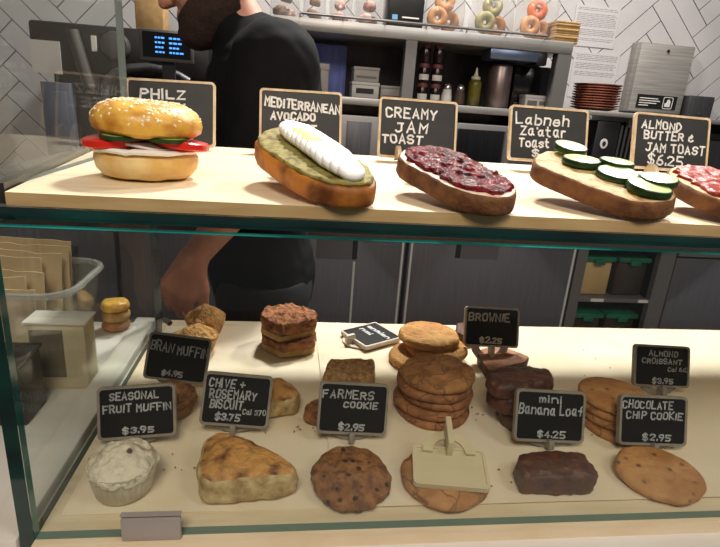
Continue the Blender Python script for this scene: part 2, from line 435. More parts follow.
# lining sheets
def sheet(name, label, pts, z, m, th=.0009, amp=.0012, sag=None, group=None):
    bm = B(); nx, ny = 40, 20; V = []
    a, b, c_, d = [Vector(p) for p in pts]            # front-left, front-right, back-right, back-left
    for i in range(nx + 1):
        for j in range(ny + 1):
            p = a.lerp(b, i / nx).lerp(d.lerp(c_, i / nx), j / ny); zz = z + th + abs(fbm(Vector((p.x, p.y, 1)), 9, 2)) * amp
            V.append((p.x, p.y, zz))
    top = [bm.verts.new(v) for v in V]; bot = [bm.verts.new((v[0], v[1], v[2] - th * .8)) for v in V]
    for i in range(nx):
        for j in range(ny):
            q = [i * (ny + 1) + j, (i + 1) * (ny + 1) + j, (i + 1) * (ny + 1) + j + 1, i * (ny + 1) + j + 1]
            bm.faces.new([top[k] for k in q]); bm.faces.new([bot[k] for k in q[::-1]])
    bm.verts.index_update()
    rim = [i * (ny + 1) for i in range(nx + 1)] + [nx * (ny + 1) + j for j in range(1, ny + 1)] + [i * (ny + 1) + ny for i in range(nx - 1, -1, -1)] + [j for j in range(ny - 1, 0, -1)]
    for q in range(len(rim)): bm.faces.new((top[rim[q]], top[rim[(q + 1) % len(rim)]], bot[rim[(q + 1) % len(rim)]], bot[rim[q]]))
    return tag(obj(name, bm, m), label, 'paper', group)
xs = P(318, 330, z=ZT).x
sheet('parchment_sheet', 'parchment sheet lining the left part of the lower deck under the muffins', [(GX + .012, GY + .03, 0), (xs + .03, GY + .03, 0), (xs + .01, SY - .004, 0), (GX + .012, SY - .02, 0)], ZT - .0012, m_parch, group='parchment sheets lining the deck')
sheet('parchment_sheet', 'long parchment sheet lining the deck under the cookie stacks', [(xs + .0, GY + .028, 0), (SX - .05, GY + .03, 0), (SX - .05, SY - .012, 0), (xs - .005, SY + .006, 0)], ZT + .0010, m_parch, group='parchment sheets lining the deck')
# upper board
bl, br = P(5, 195, y=FY), P(92, 151, z=ZB)
bm = B(); lp = [(bl.x, FY), (SX, FY), (SX, .985), (P(240, 149, z=ZB).x, .945), (P(110, 148, z=ZB).x, .935), (br.x, br.y)]
prism_z(bm, lp, ZS, ZB); bm.normal_update()
for f in bm.faces: f.material_index = 0 if f.normal.z > .9 else 1
tag(obj('serving_board', bm, [m_maple, m_mapleedge], smooth=False), 'long pale maple serving board on the upper glass shelf', 'board')
bm = B()
for a, b in (((bl.x - .003, FY + .006), (br.x - .003, br.y + .0005)),):
    a, b = Vector(a), Vector(b); d = (b - a).normalized(); nrm = Vector((-d.y, d.x)) * .008
    prism_z(bm, [a, b, b + nrm, a + nrm], ZS, ZB + .006)
cpart('shelf_edge_rail', bm, mat('black_rail', (40, 36, 32), .4), 'dark rail along the left end of the shelf', smooth=False)
# ------------------------------------------------------------------ food on the upper board
m_bun = mat('golden_bagel_crust', (226, 176, 72), .4, c2=(176, 104, 28), ns=42, lo=.45, hi=.72, bump=.3, bs=110, bd=.004, coat=.05)
m_bun_lo = mat('pale_bagel_crumb', (238, 218, 164), .5, c2=(216, 172, 92), ns=26, bump=.15, bs=120, bd=.002)
m_seed = mat('sesame_seed', (240, 224, 188), .45)
m_cheese = mat('cream_cheese', (244, 240, 232), .4, bump=.2, bs=120, bd=.002)
m_tom = mat('tomato_flesh', (216, 60, 40), .3, c2=(196, 40, 26), ns=60, spec=.6)
m_tomskin = mat('tomato_skin', (206, 38, 24), .25)
m_cucskin = mat('cucumber_rind', (40, 68, 26), .3, c2=(24, 46, 16), ns=90)
m_cucflesh = mat('cucumber_flesh', (186, 204, 134), .4, c2=(152, 180, 92), ns=90, spec=.6)
m_onion = mat('onion_ring', (216, 190, 196), .35)
m_crust = mat('brown_bread_crust', (132, 86, 48), .75, c2=(86, 48, 24), ns=60, bump=.6, bs=170, bd=.003)
m_crustg = mat('toasted_golden_crust', (196, 124, 44), .55, c2=(112, 60, 20), ns=26, lo=.42, hi=.62, bump=.3, bs=120, bd=.003)
m_crumb = mat('bread_crumb', (218, 186, 140), .8, c2=(180, 136, 88), ns=70, bump=.4, bs=160, bd=.003)
m_avo = mat('mashed_avocado', (150, 142, 82), .7, c2=(98, 80, 44), ns=85, lo=.45, hi=.68, spec=.2, bump=.5, bs=110, bd=.005)
m_egg = mat('boiled_egg_white', (246, 246, 244), .3, sss=.1)
m_yolk = mat('egg_yolk', (240, 206, 20), .5, c2=(228, 184, 10), ns=120)
m_jam = mat('red_berry_jam', (124, 6, 16), .2, c2=(62, 2, 8), ns=70, bump=.9, bs=210, bd=.006, spec=.22)
m_jam2 = mat('orange_red_jam', (170, 52, 28), .4, c2=(130, 26, 14), ns=60, bump=.4, bs=110, bd=.004)
m_spread = mat('pale_spread', (206, 182, 136), .7, c2=(160, 122, 72), ns=90, lo=.45, hi=.7, bump=.3, bs=140, bd=.003)

def bagel():
    c = P(148, 177, z=ZB); R = .052
    t = thing('bagel_sandwich', 'seeded bagel sandwich with tomato and cucumber at the left of the upper board', 'bagel', (c.x, c.y, ZB), (0, 0, .2))
    def wob(r, z, a): 
        k = 1 + .035 * noise.noise(Vector((math.cos(a) * 1.3, math.sin(a) * 1.3, 4.2))); return r * k, z + .0015 * noise.noise(Vector((math.cos(a) * 2, math.sin(a) * 2, z * 60)))
    bm = B(); lathe(bm, [(0, .004), (.02, .0005), (.034, .0005), (.044, .004), (.0505, .012), (.0525, .021), (.052, .027), (.048, .0295), (.03, .0295), (0, .0295)], 56, fn=wob)
    obj('bottom_bun', bm, m_bun_lo, t)
    bm = B(); lathe(bm, [(0, .030), (.03, .030), (.049, .0298), (.0535, .031), (.0545, .0335), (.051, .0355), (.03, .036), (0, .036)], 56,
                    fn=lambda r, z, a: (r * (1 + .06 * noise.noise(Vector((math.cos(a) * 3, math.sin(a) * 3, 1)))), z - (.003 if r > .045 else 0) * max(0, noise.noise(Vector((math.cos(a) * 4, math.sin(a) * 4, 9))))))
    obj('cream_cheese', bm, m_cheese, t)
    for (x, y, r, tx, ty) in ((-.029, -.012, .031, .05, -.10), (.033, -.016, .031, -.02, .12), (.0, .02, .032, 0, .0)):
        bm = B(); lathe(bm, [(0, 0), (r * .93, 0), (r, .002), (r, .0075), (r * .93, .009), (0, .009)], 32, mats=[0, 1, 1, 1, 0])
        obj('tomato_slice', bm, [m_tom, m_tomskin], t, loc=(x, y, 0.0375 if abs(ty) < .05 else .0365), rot=(tx, ty, 0))
    for (x, y, r, tx, ty) in ((-.018, -.026, .024, .10, -.04), (.02, -.029, .024, .12, .05)):
        bm = B(); lathe(bm, [(0, 0), (r * .9, 0), (r, .0008), (r, .0042), (r * .9, .005), (0, .005)], 32, mats=[0, 1, 1, 1, 0])
        obj('cucumber_slice', bm, [m_cucflesh, m_cucskin], t, loc=(x, y, .0455), rot=(tx, ty, 0))
    bm = B()
    for k in range(3): tube(bm, [((.03 + .004 * k) * math.cos(a * .3) + .004, (.03 + .004 * k) * math.sin(a * .3) - .002 - .003 * k, .038 + .0025 * math.sin(a * .9 + k)) for a in range(21)], .0016, 6, closed=True)
    obj('onion_rings', bm, m_onion, t)
    bm = B()
    topz = lambda r: .0515 + .0335 * math.sqrt(max(0, 1 - ((r - .012) / .043) ** 2)) if r > .012 else .0805 + .0045 * (r / .012) ** 2
    prof = [(0, .0515), (.03, .0505), (.047, .051), (.0535, .056), (.055, .063), (.0535, .070), (.049, .0765), (.042, .0815), (.034, .0845), (.026, .0855), (.019, .0845), (.012, .0825), (.006, .081), (0, .0805)]
    lathe(bm, prof, 64, fn=wob); tb = obj('top_bun', bm, m_bun, t, rot=(.05, .035, 0), loc=(0, 0, -.0015))
    bm = B(); rnd = random.Random(3); up = prof[3:]
    for k in range(520):
        u = rnd.random() ** .8 * (len(up) - 2.2) + 1.2; i = int(u); f = u - i; i = min(i, len(up) - 2)
        r = up[i][0] * (1 - f) + up[i + 1][0] * f; z = up[i][1] * (1 - f) + up[i + 1][1] * f; a = rnd.uniform(0, 2 * PI)
        d = Vector((up[i + 1][0] - up[i][0], 0, up[i + 1][1] - up[i][1])).normalized(); nrm = Vector((d.z, 0, -d.x))
        if nrm.z < 0: nrm = -nrm
        M = Matrix.Rotation(a, 3, 'Z') @ nrm.to_track_quat('Z', 'X').to_matrix() @ Matrix.Rotation(rnd.uniform(0, PI), 3, 'Z')
        rr, zz = wob(r, z, a); ellips(bm, (rr * math.cos(a), rr * math.sin(a), zz), (.0021, .0013, .0008), M, 6, 4)
    tag(obj('sesame_seeds', bm, m_seed, tb), None, kind='stuff'); t.scale = (.955, .955, .90)
bagel()

PL = (ZB - .069 + .095 - .2 * .45 + .0, .2)      # sloping plane the toast tops lie on: z = a + c*y
PL = (ZB + .0205 - .2 * .45, .2)
def toast(name, label, pts, th, crust, top_m, seed, extra=0.0, edge=.005):
    """slice whose top outline lies on the sloping plane; local frame = that plane"""
    W = [P(*p, plane=(PL[0] + extra, PL[1])) for p in pts]; c = sum(W, Vector()) / len(W)
    ang = math.atan(PL[1]); t = thing(name, label, 'toast', (0, 0, 0)); Rm = Matrix.Rotation(ang, 3, 'X')
    loc = c - Rm @ Vector((0, 0, th)); t.location = loc; t.rotation_euler = (ang, 0, 0); inv = Rm.transposed()
    L = [(inv @ (w - loc)).xy for w in W]
    lp = smooth_loop(L, 84, 2)
    bm = B(); mound(bm, lp, th, edge=edge, amp=.0012, ns=70, seed=seed, rings=12, topmat=1, sidemat=0)
    obj('bread_slice', bm, [crust, top_m], t)
    def loc2(px, py, h=0.0):
        a = PL[0] + extra + h * 1.02; w = P(px, py, plane=(a, PL[1])); return inv @ (w - loc)
    return t, lp, loc2
def inset(lp, d, wob=0, seed=0):
    c = sum(lp, Vector((0, 0))) / len(lp); out = []
    for k, p in enumerate(lp):
        r = (p - c).length; dd = d * (1 + wob * noise.noise(Vector((p.x * 120, p.y * 120, seed))))
        out.append(c + (p - c) * max(.2, (r - dd) / r))
    return out
def riser(t_pt, h, label, n):
    bm = B(); box(bm, -.022, .022, -.012, .012, 0, h, bev=.002)
    for k in range(n): box(bm, -.024, .024, -.0135 + .0, .0135, .004 + k * .006, .0055 + k * .006)
    o = obj('acrylic_riser', bm, m_acrylic, None); o.location = t_pt; o.rotation_euler = (0, 0, .5)
    tag(o, label, 'riser', 'clear risers under the toasts')

# avocado toast with sliced egg
t, lp, L2 = toast('avocado_toast', 'toast spread with mashed avocado under a row of egg slices', [(252, 144), (259, 134), (272, 129), (290, 131), (326, 141), (356, 157), (376, 175), (378, 186), (364, 189), (330, 187), (301, 177), (276, 162)], .0195, m_crustg, m_crustg, 2)
bm = B(); mound(bm, inset(lp, .004, .6, 2), .0045, edge=.003, amp=.0014, ns=150, z0=.0187, seed=5, rings=12); obj('avocado_spread', bm, m_avo, t)
A_, Z_ = Vector(L2(291, 128, .010)), Vector(L2(352, 171, .010)); nsl = 13
for k in range(nsl):
    f = k / (nsl - 1); p = A_.lerp(Z_, f * .97 + .015); s = min(1, .60 + .55 * math.sin(PI * (f * .86 + .1)))
    bm = B(); mound(bm, circle(.0195 * s, 36, sx=.92, sy=.96),   .0075, edge=.0035, amp=.0004, ns=80, seed=k, rings=5)
    d = (Z_ - A_); az = math.atan2(d.y, d.x)
    e = obj('egg_slice', bm, m_egg, t, loc=(p.x, p.y, .0255 + .002 * math.sin(PI * f)), rot=(.0, .30, az))
    if k in (4, 5, 6, 7):
        bm = B(); mound(bm, circle(.0078, 24, sx=.66, sy=1.1), .0008, edge=.0003, z0=.0073, rings=3); obj('egg_yolk', bm, m_yolk, e, loc=(-.0112, -.0062, -.0001))
t, lp, L2 = toast('jam_toast', 'toast spread with white cream and glossy red jam', [(396, 158), (401, 149), (412, 146), (432, 146), (458, 152), (492, 168), (517, 185), (519, 194), (505, 198), (480, 196), (455, 189), (424, 173)], .0195, m_crust, mat('white_cream_spread', (236, 222, 206), .5, c2=(214, 180, 150), ns=80, bump=.3, bs=120, bd=.003), 3)
bm = B(); mound(bm, inset(lp, .0075, .9, 3), .0055, edge=.003, amp=.0024, ns=115, z0=.0176, seed=8, rings=14); obj('jam', bm, m_jam, t)
rnd = random.Random(5); bm = B()
for k in range(26):
    p = rnd.choice(lp) * rnd.uniform(.05, .75); ellips(bm, (p.x, p.y, .0225), (rnd.uniform(.003, .006), rnd.uniform(.003, .005), rnd.uniform(.002, .0035)), None, 10, 6)
obj('berry_lumps', bm, m_jam, t)
t, lp, L2 = toast('cucumber_toast', 'toast topped with six overlapping cucumber rounds', [(532, 163), (535, 154), (547, 150), (566, 151), (600, 160), (650, 178), (677, 190), (679, 199), (664, 203), (640, 202), (605, 192), (566, 177)], .0195, m_crust, m_spread, 4)
for k, (px, py, r) in enumerate(((569, 152, .019), (581, 163, .0205), (615, 168, .018), (617, 176, .0205), (657, 185, .018), (648, 190, .021))):
    p = L2(px, py, .003); bm = B()
    lathe(bm, [(0, 0), (r * .93, 0), (r, .001), (r, .0055), (r * .965, .0065), (r * .9, .0067), (0, .0064)], 40, mats=[0, 1, 1, 1, 1, 0])
    obj('cucumber_slice', bm, [m_cucflesh, m_cucskin], t, loc=(p.x, p.y, .0200 + (.004 if k % 2 == 0 else .001)), rot=(.05 if k % 2 == 0 else -.04, .04, k))
t, lp, L2 = toast('almond_butter_toast', 'toast with almond butter and orange-red jam at the right edge', [(666, 174), (669, 167), (682, 164), (712, 167), (745, 178), (790, 196), (800, 208), (780, 213), (748, 209), (700, 192)], .0185, m_crust, m_spread, 6, extra=-.001)
bm = B(); mound(bm, inset(lp, .009, .7, 9), .0045, edge=.002, amp=.002, ns=90, z0=.0175, seed=11, rings=12); obj('jam', bm, m_jam2, t)
for (px, py, h, lb) in ((292, 184, .014, 'clear acrylic riser under the egg-topped toast'), (424, 184, .014, 'clear acrylic riser under the jam toast'), (562, 186, .014, 'clear acrylic riser under the cucumber toast')):
    q = P(px, py, z=ZB); riser((q.x, q.y, ZB), h, lb, 3)

# ------------------------------------------------------------------ pastries on the lower deck
ZD = ZT + .0022
m_ging = mat('ginger_cookie', (192, 138, 86), .75, c2=(158, 106, 60), ns=50, bump=.35, bs=220, bd=.003, crack=.7, cs=27)
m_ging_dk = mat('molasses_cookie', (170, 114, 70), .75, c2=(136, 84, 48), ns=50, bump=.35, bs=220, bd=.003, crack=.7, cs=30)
m_sugar = mat('golden_sugar_cookie', (214, 160, 92), .7, c2=(186, 126, 62), ns=40, bump=.8, bs=170, bd=.004, c3=(150, 98, 50), vs=110, vlo=.10, vhi=.2)
m_choc = mat('chip_cookie', (196, 144, 88), .7, c2=(166, 112, 62), ns=36, bump=.5, bs=120, bd=.005, c3=(104, 66, 38), vs=62, vlo=.10, vhi=.26)
m_farm = mat('oat_cookie', (156, 104, 58), .7, c2=(104, 62, 32), ns=90, bump=.8, bs=130, bd=.006, c3=(42, 24, 14), vs=75, vlo=.18, vhi=.28)
m_brown = mat('chocolate_brownie', (104, 60, 42), .6, c2=(70, 38, 26), ns=70, bump=.5, bs=150, bd=.004)
m_brown_l = mat('brownie_top', (186, 128, 96), .6, c2=(150, 96, 68), ns=60, bump=.4, bs=150, bd=.003)
m_loaf = mat('dark_banana_loaf', (98, 54, 36), .5, c2=(60, 32, 22), ns=60, bump=.6, bs=110, bd=.005)
m_bran = mat('bran_muffin_top', (222, 172, 104), .8, c2=(184, 128, 68), ns=130, bump=.9, bs=240, bd=.005)
m_liner = mat('paper_muffin_liner', (206, 162, 104), .7, c2=(180, 132, 78), ns=50)
m_linerw = mat('white_muffin_liner', (214, 204, 184), .7, c2=(190, 176, 150), ns=40)
m_frost = mat('floury_muffin_top', (228, 216, 194), .75, c2=(176, 156, 128), ns=60, lo=.5, hi=.75, bump=.8, bs=110, bd=.006, c3=(92, 76, 74), vs=42, vlo=.10, vhi=.17)
m_scone = mat('scone_crust', (208, 152, 84), .6, c2=(108, 56, 22), ns=44, lo=.45, hi=.66, bump=.9, bs=110, bd=.006)
m_scone2 = mat('scone_side', (214, 190, 140), .75, c2=(150, 118, 66), ns=60, bump=.6, bs=100, bd=.005)
m_crumble = mat('crumble_topping', (176, 112, 64), .75, c2=(126, 72, 36), ns=90, bump=.9, bs=150, bd=.006)
m_bars = mat('shortbread_layer', (196, 156, 92), .7, c2=(150, 112, 52), ns=60, bump=.5, bs=160, bd=.003)
m_oat = mat('granola_bar', (216, 174, 116), .75, c2=(164, 114, 66), ns=120, bump=.9, bs=200, bd=.005, c3=(222, 190, 140), vs=150, vlo=.2, vhi=.32)

def elev(p): return math.atan2(H0 - p.z, math.hypot(p.x, p.y))
def cookie(name, label, cpx, cpy, w, m, th=.011, z=None, tilt=0, yaw=0, seed=0, amp=.0011, ns=70, group=None, sx=1, sy=1, crack=None, jit=.05, roll=0, dome=.003):
    z = ZD if z is None else z
    p = P(cpx, cpy, z=z + th + .0); dep = (ROT.transposed() @ (p - Vector((0, 0, H0)))).z; r = w / 2 * dep / FPX
    bm = B(); mound(bm, circle(r, 72, jit, seed, sx, sy), th, edge=th * .48, dome=dome, amp=amp, ns=ns, seed=seed, rings=16, crack=crack)
    lift = max(0, math.sin(abs(tilt)) * r * sy * .96 + math.sin(abs(roll)) * r * sx * .9) * 1.1 + (.0008 if tilt else 0)
    o = obj(name, bm, m, None, loc=(p.x, p.y, z + lift), rot=(tilt, roll, yaw)); tag(o, label, 'cookie', group)
    Rm = o.rotation_euler.to_matrix(); o.location.z = z + .0005 - min(0, min((Rm @ v.co).z for v in o.data.vertices)); o.location.y += max(0, GY + .0115 - o.location.y - min((Rm @ v.co).y for v in o.data.vertices))
    return o
CR = (26, .0030)
cookie('oat_cookie', 'rough dark oat cookie in front of the farmers cookie chalkboard', 351, 477, 78, m_farm, .013, seed=2, amp=.003, ns=95, tilt=.16, dome=.004)
cookie('ginger_cookie', 'large cracked ginger cookie lying under the fallen blank card', 447, 479, 90, m_ging, .012, seed=3, crack=CR, tilt=.05, sy=.97)
cookie('chocolate_chip_cookie', 'large chocolate chip cookie in front of the chocolate chip chalkboard', 668, 484, 84, m_choc, .011, seed=4, tilt=.17, yaw=-.4, sx=1.0, sy=.85, roll=.0)
for k, (px, py) in enumerate(((432, 404), (430, 403), (434, 402), (431, 402), (434, 402))):
    q = P(px, py, z=ZD + .010); nm = ('bottom ginger cookie of the front stack', 'second ginger cookie from below in the front stack', 'middle ginger cookie of the front stack', 'ginger cookie just under the top of the front stack', 'cracked ginger cookie on top of the front stack')[k]
    bm = B(); mound(bm, circle(.0535 + .001 * (k % 2), 72, .04, 10 + k), .0125, edge=.006, dome=.002 if k < 4 else .004, amp=.0011, ns=70, seed=20 + k, rings=16, crack=CR)
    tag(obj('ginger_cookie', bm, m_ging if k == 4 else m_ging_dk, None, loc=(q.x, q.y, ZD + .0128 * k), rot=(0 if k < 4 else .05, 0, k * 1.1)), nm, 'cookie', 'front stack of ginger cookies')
st = ((420, 357, .054, 'bottom golden cookie of the rear stack'), (436, 355, .053, 'middle golden cookie of the rear stack jutting right'), (427, 350, .053, 'pale golden sugar cookie on top of the rear stack'))
for k, (px, py, r, nm) in enumerate(st):
    q = P(px, py, z=ZD + .008); bm = B(); mound(bm, circle(r, 72, .04, 30 + k), .0135, edge=.006, dome=.002, amp=.0012, ns=90, seed=40 + k, rings=20, crack=(34, .0012))
    tag(obj('sugar_cookie', bm, m_sugar, None, loc=(q.x, q.y, ZD + (.0145) * k), rot=(0, 0, k)), nm, 'cookie', 'rear stack of golden cookies')
st = ((616, 420, 'lowest chip cookie of the stack behind the banana loaf chalkboard'), (614, 416, 'second chip cookie from below in the stack behind the banana loaf chalkboard'), (610, 414, 'third chip cookie from below in the stack behind the banana loaf chalkboard'), (609, 413, 'top chip cookie of the stack behind the banana loaf chalkboard'))
for k, (px, py, nm) in enumerate(st):
    q = P(px, py, z=ZD + .01); bm = B(); mound(bm, circle(.049, 72, .05, 50 + k), .011, edge=.005, dome=.002, amp=.001, ns=70, seed=60 + k, rings=16, crack=(22, .0015))
    tag(obj('chip_cookie', bm, m_choc if k == 3 else m_ging, None, loc=(q.x, q.y, ZD + .0113 * k), rot=(0, 0, k * .8)), nm, 'cookie', 'stack of chip cookies')

def pastry(name, label, cat, pts, h, ms, edge=.006, dome=.004, amp=.002, ns=70, seed=0, group=None, z=None, soft=2, under=0, zt=None, n=76, parent=None, side_amp=1):
    """plan outline read on the plane of the piece's top edge"""
    z = ZD if z is None else z; W = [P(*p, z=z + (h * .6 if zt is None else zt)) for p in pts]
    c = sum(W, Vector()) / len(W); lp = smooth_loop([(w.x - c.x, w.y - c.y) for w in W], n, soft, .25 if soft > 1 else .10)
    bm = B(); mound(bm, lp, h, edge=edge, dome=dome, amp=amp, ns=ns, seed=seed, rings=14, topmat=0, sidemat=1 if isinstance(ms, (list, tuple)) else 0, under=under, side_amp=side_amp)
    o = obj(name, bm, ms, parent, loc=(c.x, c.y, z))
    return tag(o, label, cat, group) if label else o
pastry('scone', 'triangular golden herb scone in front of the chive and rosemary chalkboard', 'scone', [(195, 480), (200, 458), (206, 444), (222, 438), (243, 442), (270, 456), (299, 474), (296, 484), (262, 488), (232, 491), (204, 493)], .031, [m_scone, m_scone2], .008, .006, .0035, 60, 3, soft=2)
pastry('scone', 'golden scone half hidden behind the chive and rosemary chalkboard', 'scone', [(250, 392), (262, 383), (280, 382), (296, 390), (302, 401), (290, 407), (258, 410)], .026, [m_scone, m_scone2], .007, .005, .003, 60, 6)
pastry('oat_cookie', 'dark oat cookie edge peeking out left of the farmers cookie chalkboard', 'cookie', [(303, 412), (308, 405), (325, 398), (352, 398), (362, 408), (350, 420), (322, 422), (306, 418)], .016, m_farm, .006, .002, .003, 90, 8)
pastry('granola_bar', 'square seeded granola bar behind the farmers cookie chalkboard', 'bar', [(322, 384), (328, 366), (352, 365), (374, 366), (375, 384), (348, 386)], .032, m_oat, .003, .002, .0022, 120, 9, soft=1)
pastry('mini_banana_loaf', 'small dark banana loaf in front of the mini banana loaf chalkboard', 'loaf', [(515, 470), (518, 460), (535, 457), (562, 457), (584, 460), (598, 478), (596, 484), (560, 486), (522, 484)], .027, m_loaf, .007, .003, .0034, 80, 10, soft=1)
# stacked dark loaves
for k, (pts, z, h, nm) in enumerate((([(496, 412), (498, 398), (520, 393), (548, 396), (556, 410), (545, 424), (515, 428)], 0, .024, 'bottom dark loaf of the pile behind the banana loaf chalkboard'),
     ([(486, 398), (490, 385), (512, 380), (546, 383), (556, 395), (548, 408), (510, 410)], .0245, .024, 'middle dark loaf of the pile behind the banana loaf chalkboard'),
     ([(484, 385), (490, 373), (515, 369), (545, 372), (557, 383), (540, 391), (505, 393)], .049, .022, 'top dark loaf of the pile behind the banana loaf chalkboard'))):
    pastry('banana_loaf', nm, 'loaf', pts, h, m_loaf, .008, .002, .0045, 60, 20 + k, 'pile of dark loaves', z=ZD + z)
pastry('brownie', 'brown brownie wedge just below the brownie chalkboard', 'brownie', [(477, 358), (482, 351), (504, 350), (529, 360), (526, 365), (488, 375)], .018, [m_brown_l, m_brown], .003, .001, .0015, 80, 30, soft=1)
pastry('brownie', 'small dark brownie peeking out left of the brownie chalkboard', 'brownie', [(455, 337), (456, 327), (470, 325), (482, 330), (480, 338), (466, 340)], .024, m_brown, .004, .001, .0015, 80, 33, soft=1)

def muffin(name, label, bpx, bpy, r0, r1, h, mtop, mlin, seed, group=None, topamp=.003, dome=.016, squash=0.0):
    q = P(bpx, bpy, z=ZD); t = thing(name, label, 'muffin', (q.x, q.y, ZD), (0, 0, seed), group)
    bm = B(); hl = h * .62
    lathe(bm, [(0, 0), (r0 * .96, 0), (r0, .001), (r0 + (r1 - r0) * .5, hl * .5), (r1 * .97, hl), (r1 * .97 - .0012, hl), (r0 - .001, .003), (0, .003)], 96,
          fn=lambda r, z, a: (r * (1 + (.018 if r > .01 else 0) * math.cos(a * 32)), z + (.002 * noise.noise(Vector((math.cos(a) * 2, math.sin(a) * 2, seed))) if z > hl * .9 else 0)))
    obj('paper_liner', bm, mlin, t)
    bm = B(); mound(bm, circle(r1 * .985, 72, .05, seed), h - hl - dome + .012, edge=.011, dome=dome, amp=topamp, ns=75, z0=hl - .012, seed=seed, rings=16)
    obj('muffin_top', bm, mtop, t)
muffin('fruit_muffin', 'pale floury muffin in a white liner at the front left of the case', 124, 488, .028, .0355, .056, m_frost, m_linerw, 3, topamp=.0045, dome=.014)
muffin('bran_muffin', 'bran muffin standing at the very back of the deck beside its twin', 206, 332, .026, .036, .052, m_bran, m_liner, 5, 'bran muffins at the back')
muffin('bran_muffin', 'nearer bran muffin of the pair at the back of the deck', 197, 350, .026, .036, .046, m_bran, m_liner, 7, 'bran muffins at the back')
muffin('bran_muffin', 'brown muffin just in front of the bran muffin chalkboard', 172, 411, .026, .033, .044, mat('darker_muffin', (150, 104, 66), .8, c2=(112, 70, 40), ns=120, bump=.9, bs=220, bd=.005), mat('brown_liner', (140, 98, 66), .7), 9, 'bran muffins at the back')
# layered crumble squares
for k, (pts, z, nm) in enumerate((([(262, 338), (266, 328), (292, 326), (316, 333), (314, 343), (282, 348)], 0, 'lower crumble square of the pair at the back of the deck'), ([(261, 323), (265, 313), (290, 309), (316, 317), (315, 325), (281, 332)], .0265, 'crumble-topped square stacked on another at the back'))):
    W = [P(*p, z=ZD + z + .02) for p in pts]; c = sum(W, Vector()) / len(W); t = thing('crumble_square', nm, 'bar', (c.x, c.y, ZD + z), group='crumble squares'); lp = smooth_loop([(w.x - c.x, w.y - c.y) for w in W], 70, 1, .08)
    bm = B(); mound(bm, lp, .011, edge=.002, amp=.0012, ns=110, seed=k, rings=6); obj('shortbread_base', bm, m_bars, t)
    bm = B(); mound(bm, [p * 1.02 for p in lp], .015 if k == 0 else .022, edge=.004, amp=.0028 if k == 0 else .0045, ns=120, seed=k + 4, rings=14, z0=.0105); obj('crumble_topping', bm, m_crumble, t)
# crumbs
rnd = random.Random(11); bm = B()
for (px, py, n) in ((312, 428, 9), (330, 420, 5), (470, 412, 5), (490, 398, 6), (250, 440, 3), (585, 365, 4), (610, 440, 4), (180, 470, 5), (500, 480, 4)):
    for k in range(n):
        q = P(px + rnd.gauss(0, 10), py + rnd.gauss(0, 6), z=ZD); ellips(bm, (q.x, q.y, ZD + .0018), (rnd.uniform(.0006, .002), rnd.uniform(.0006, .0015), .0009), None, 6, 4)
tag(obj('crumbs', bm, m_crumble), 'loose brown crumbs scattered over the lower deck lining', 'crumbs', kind='stuff')
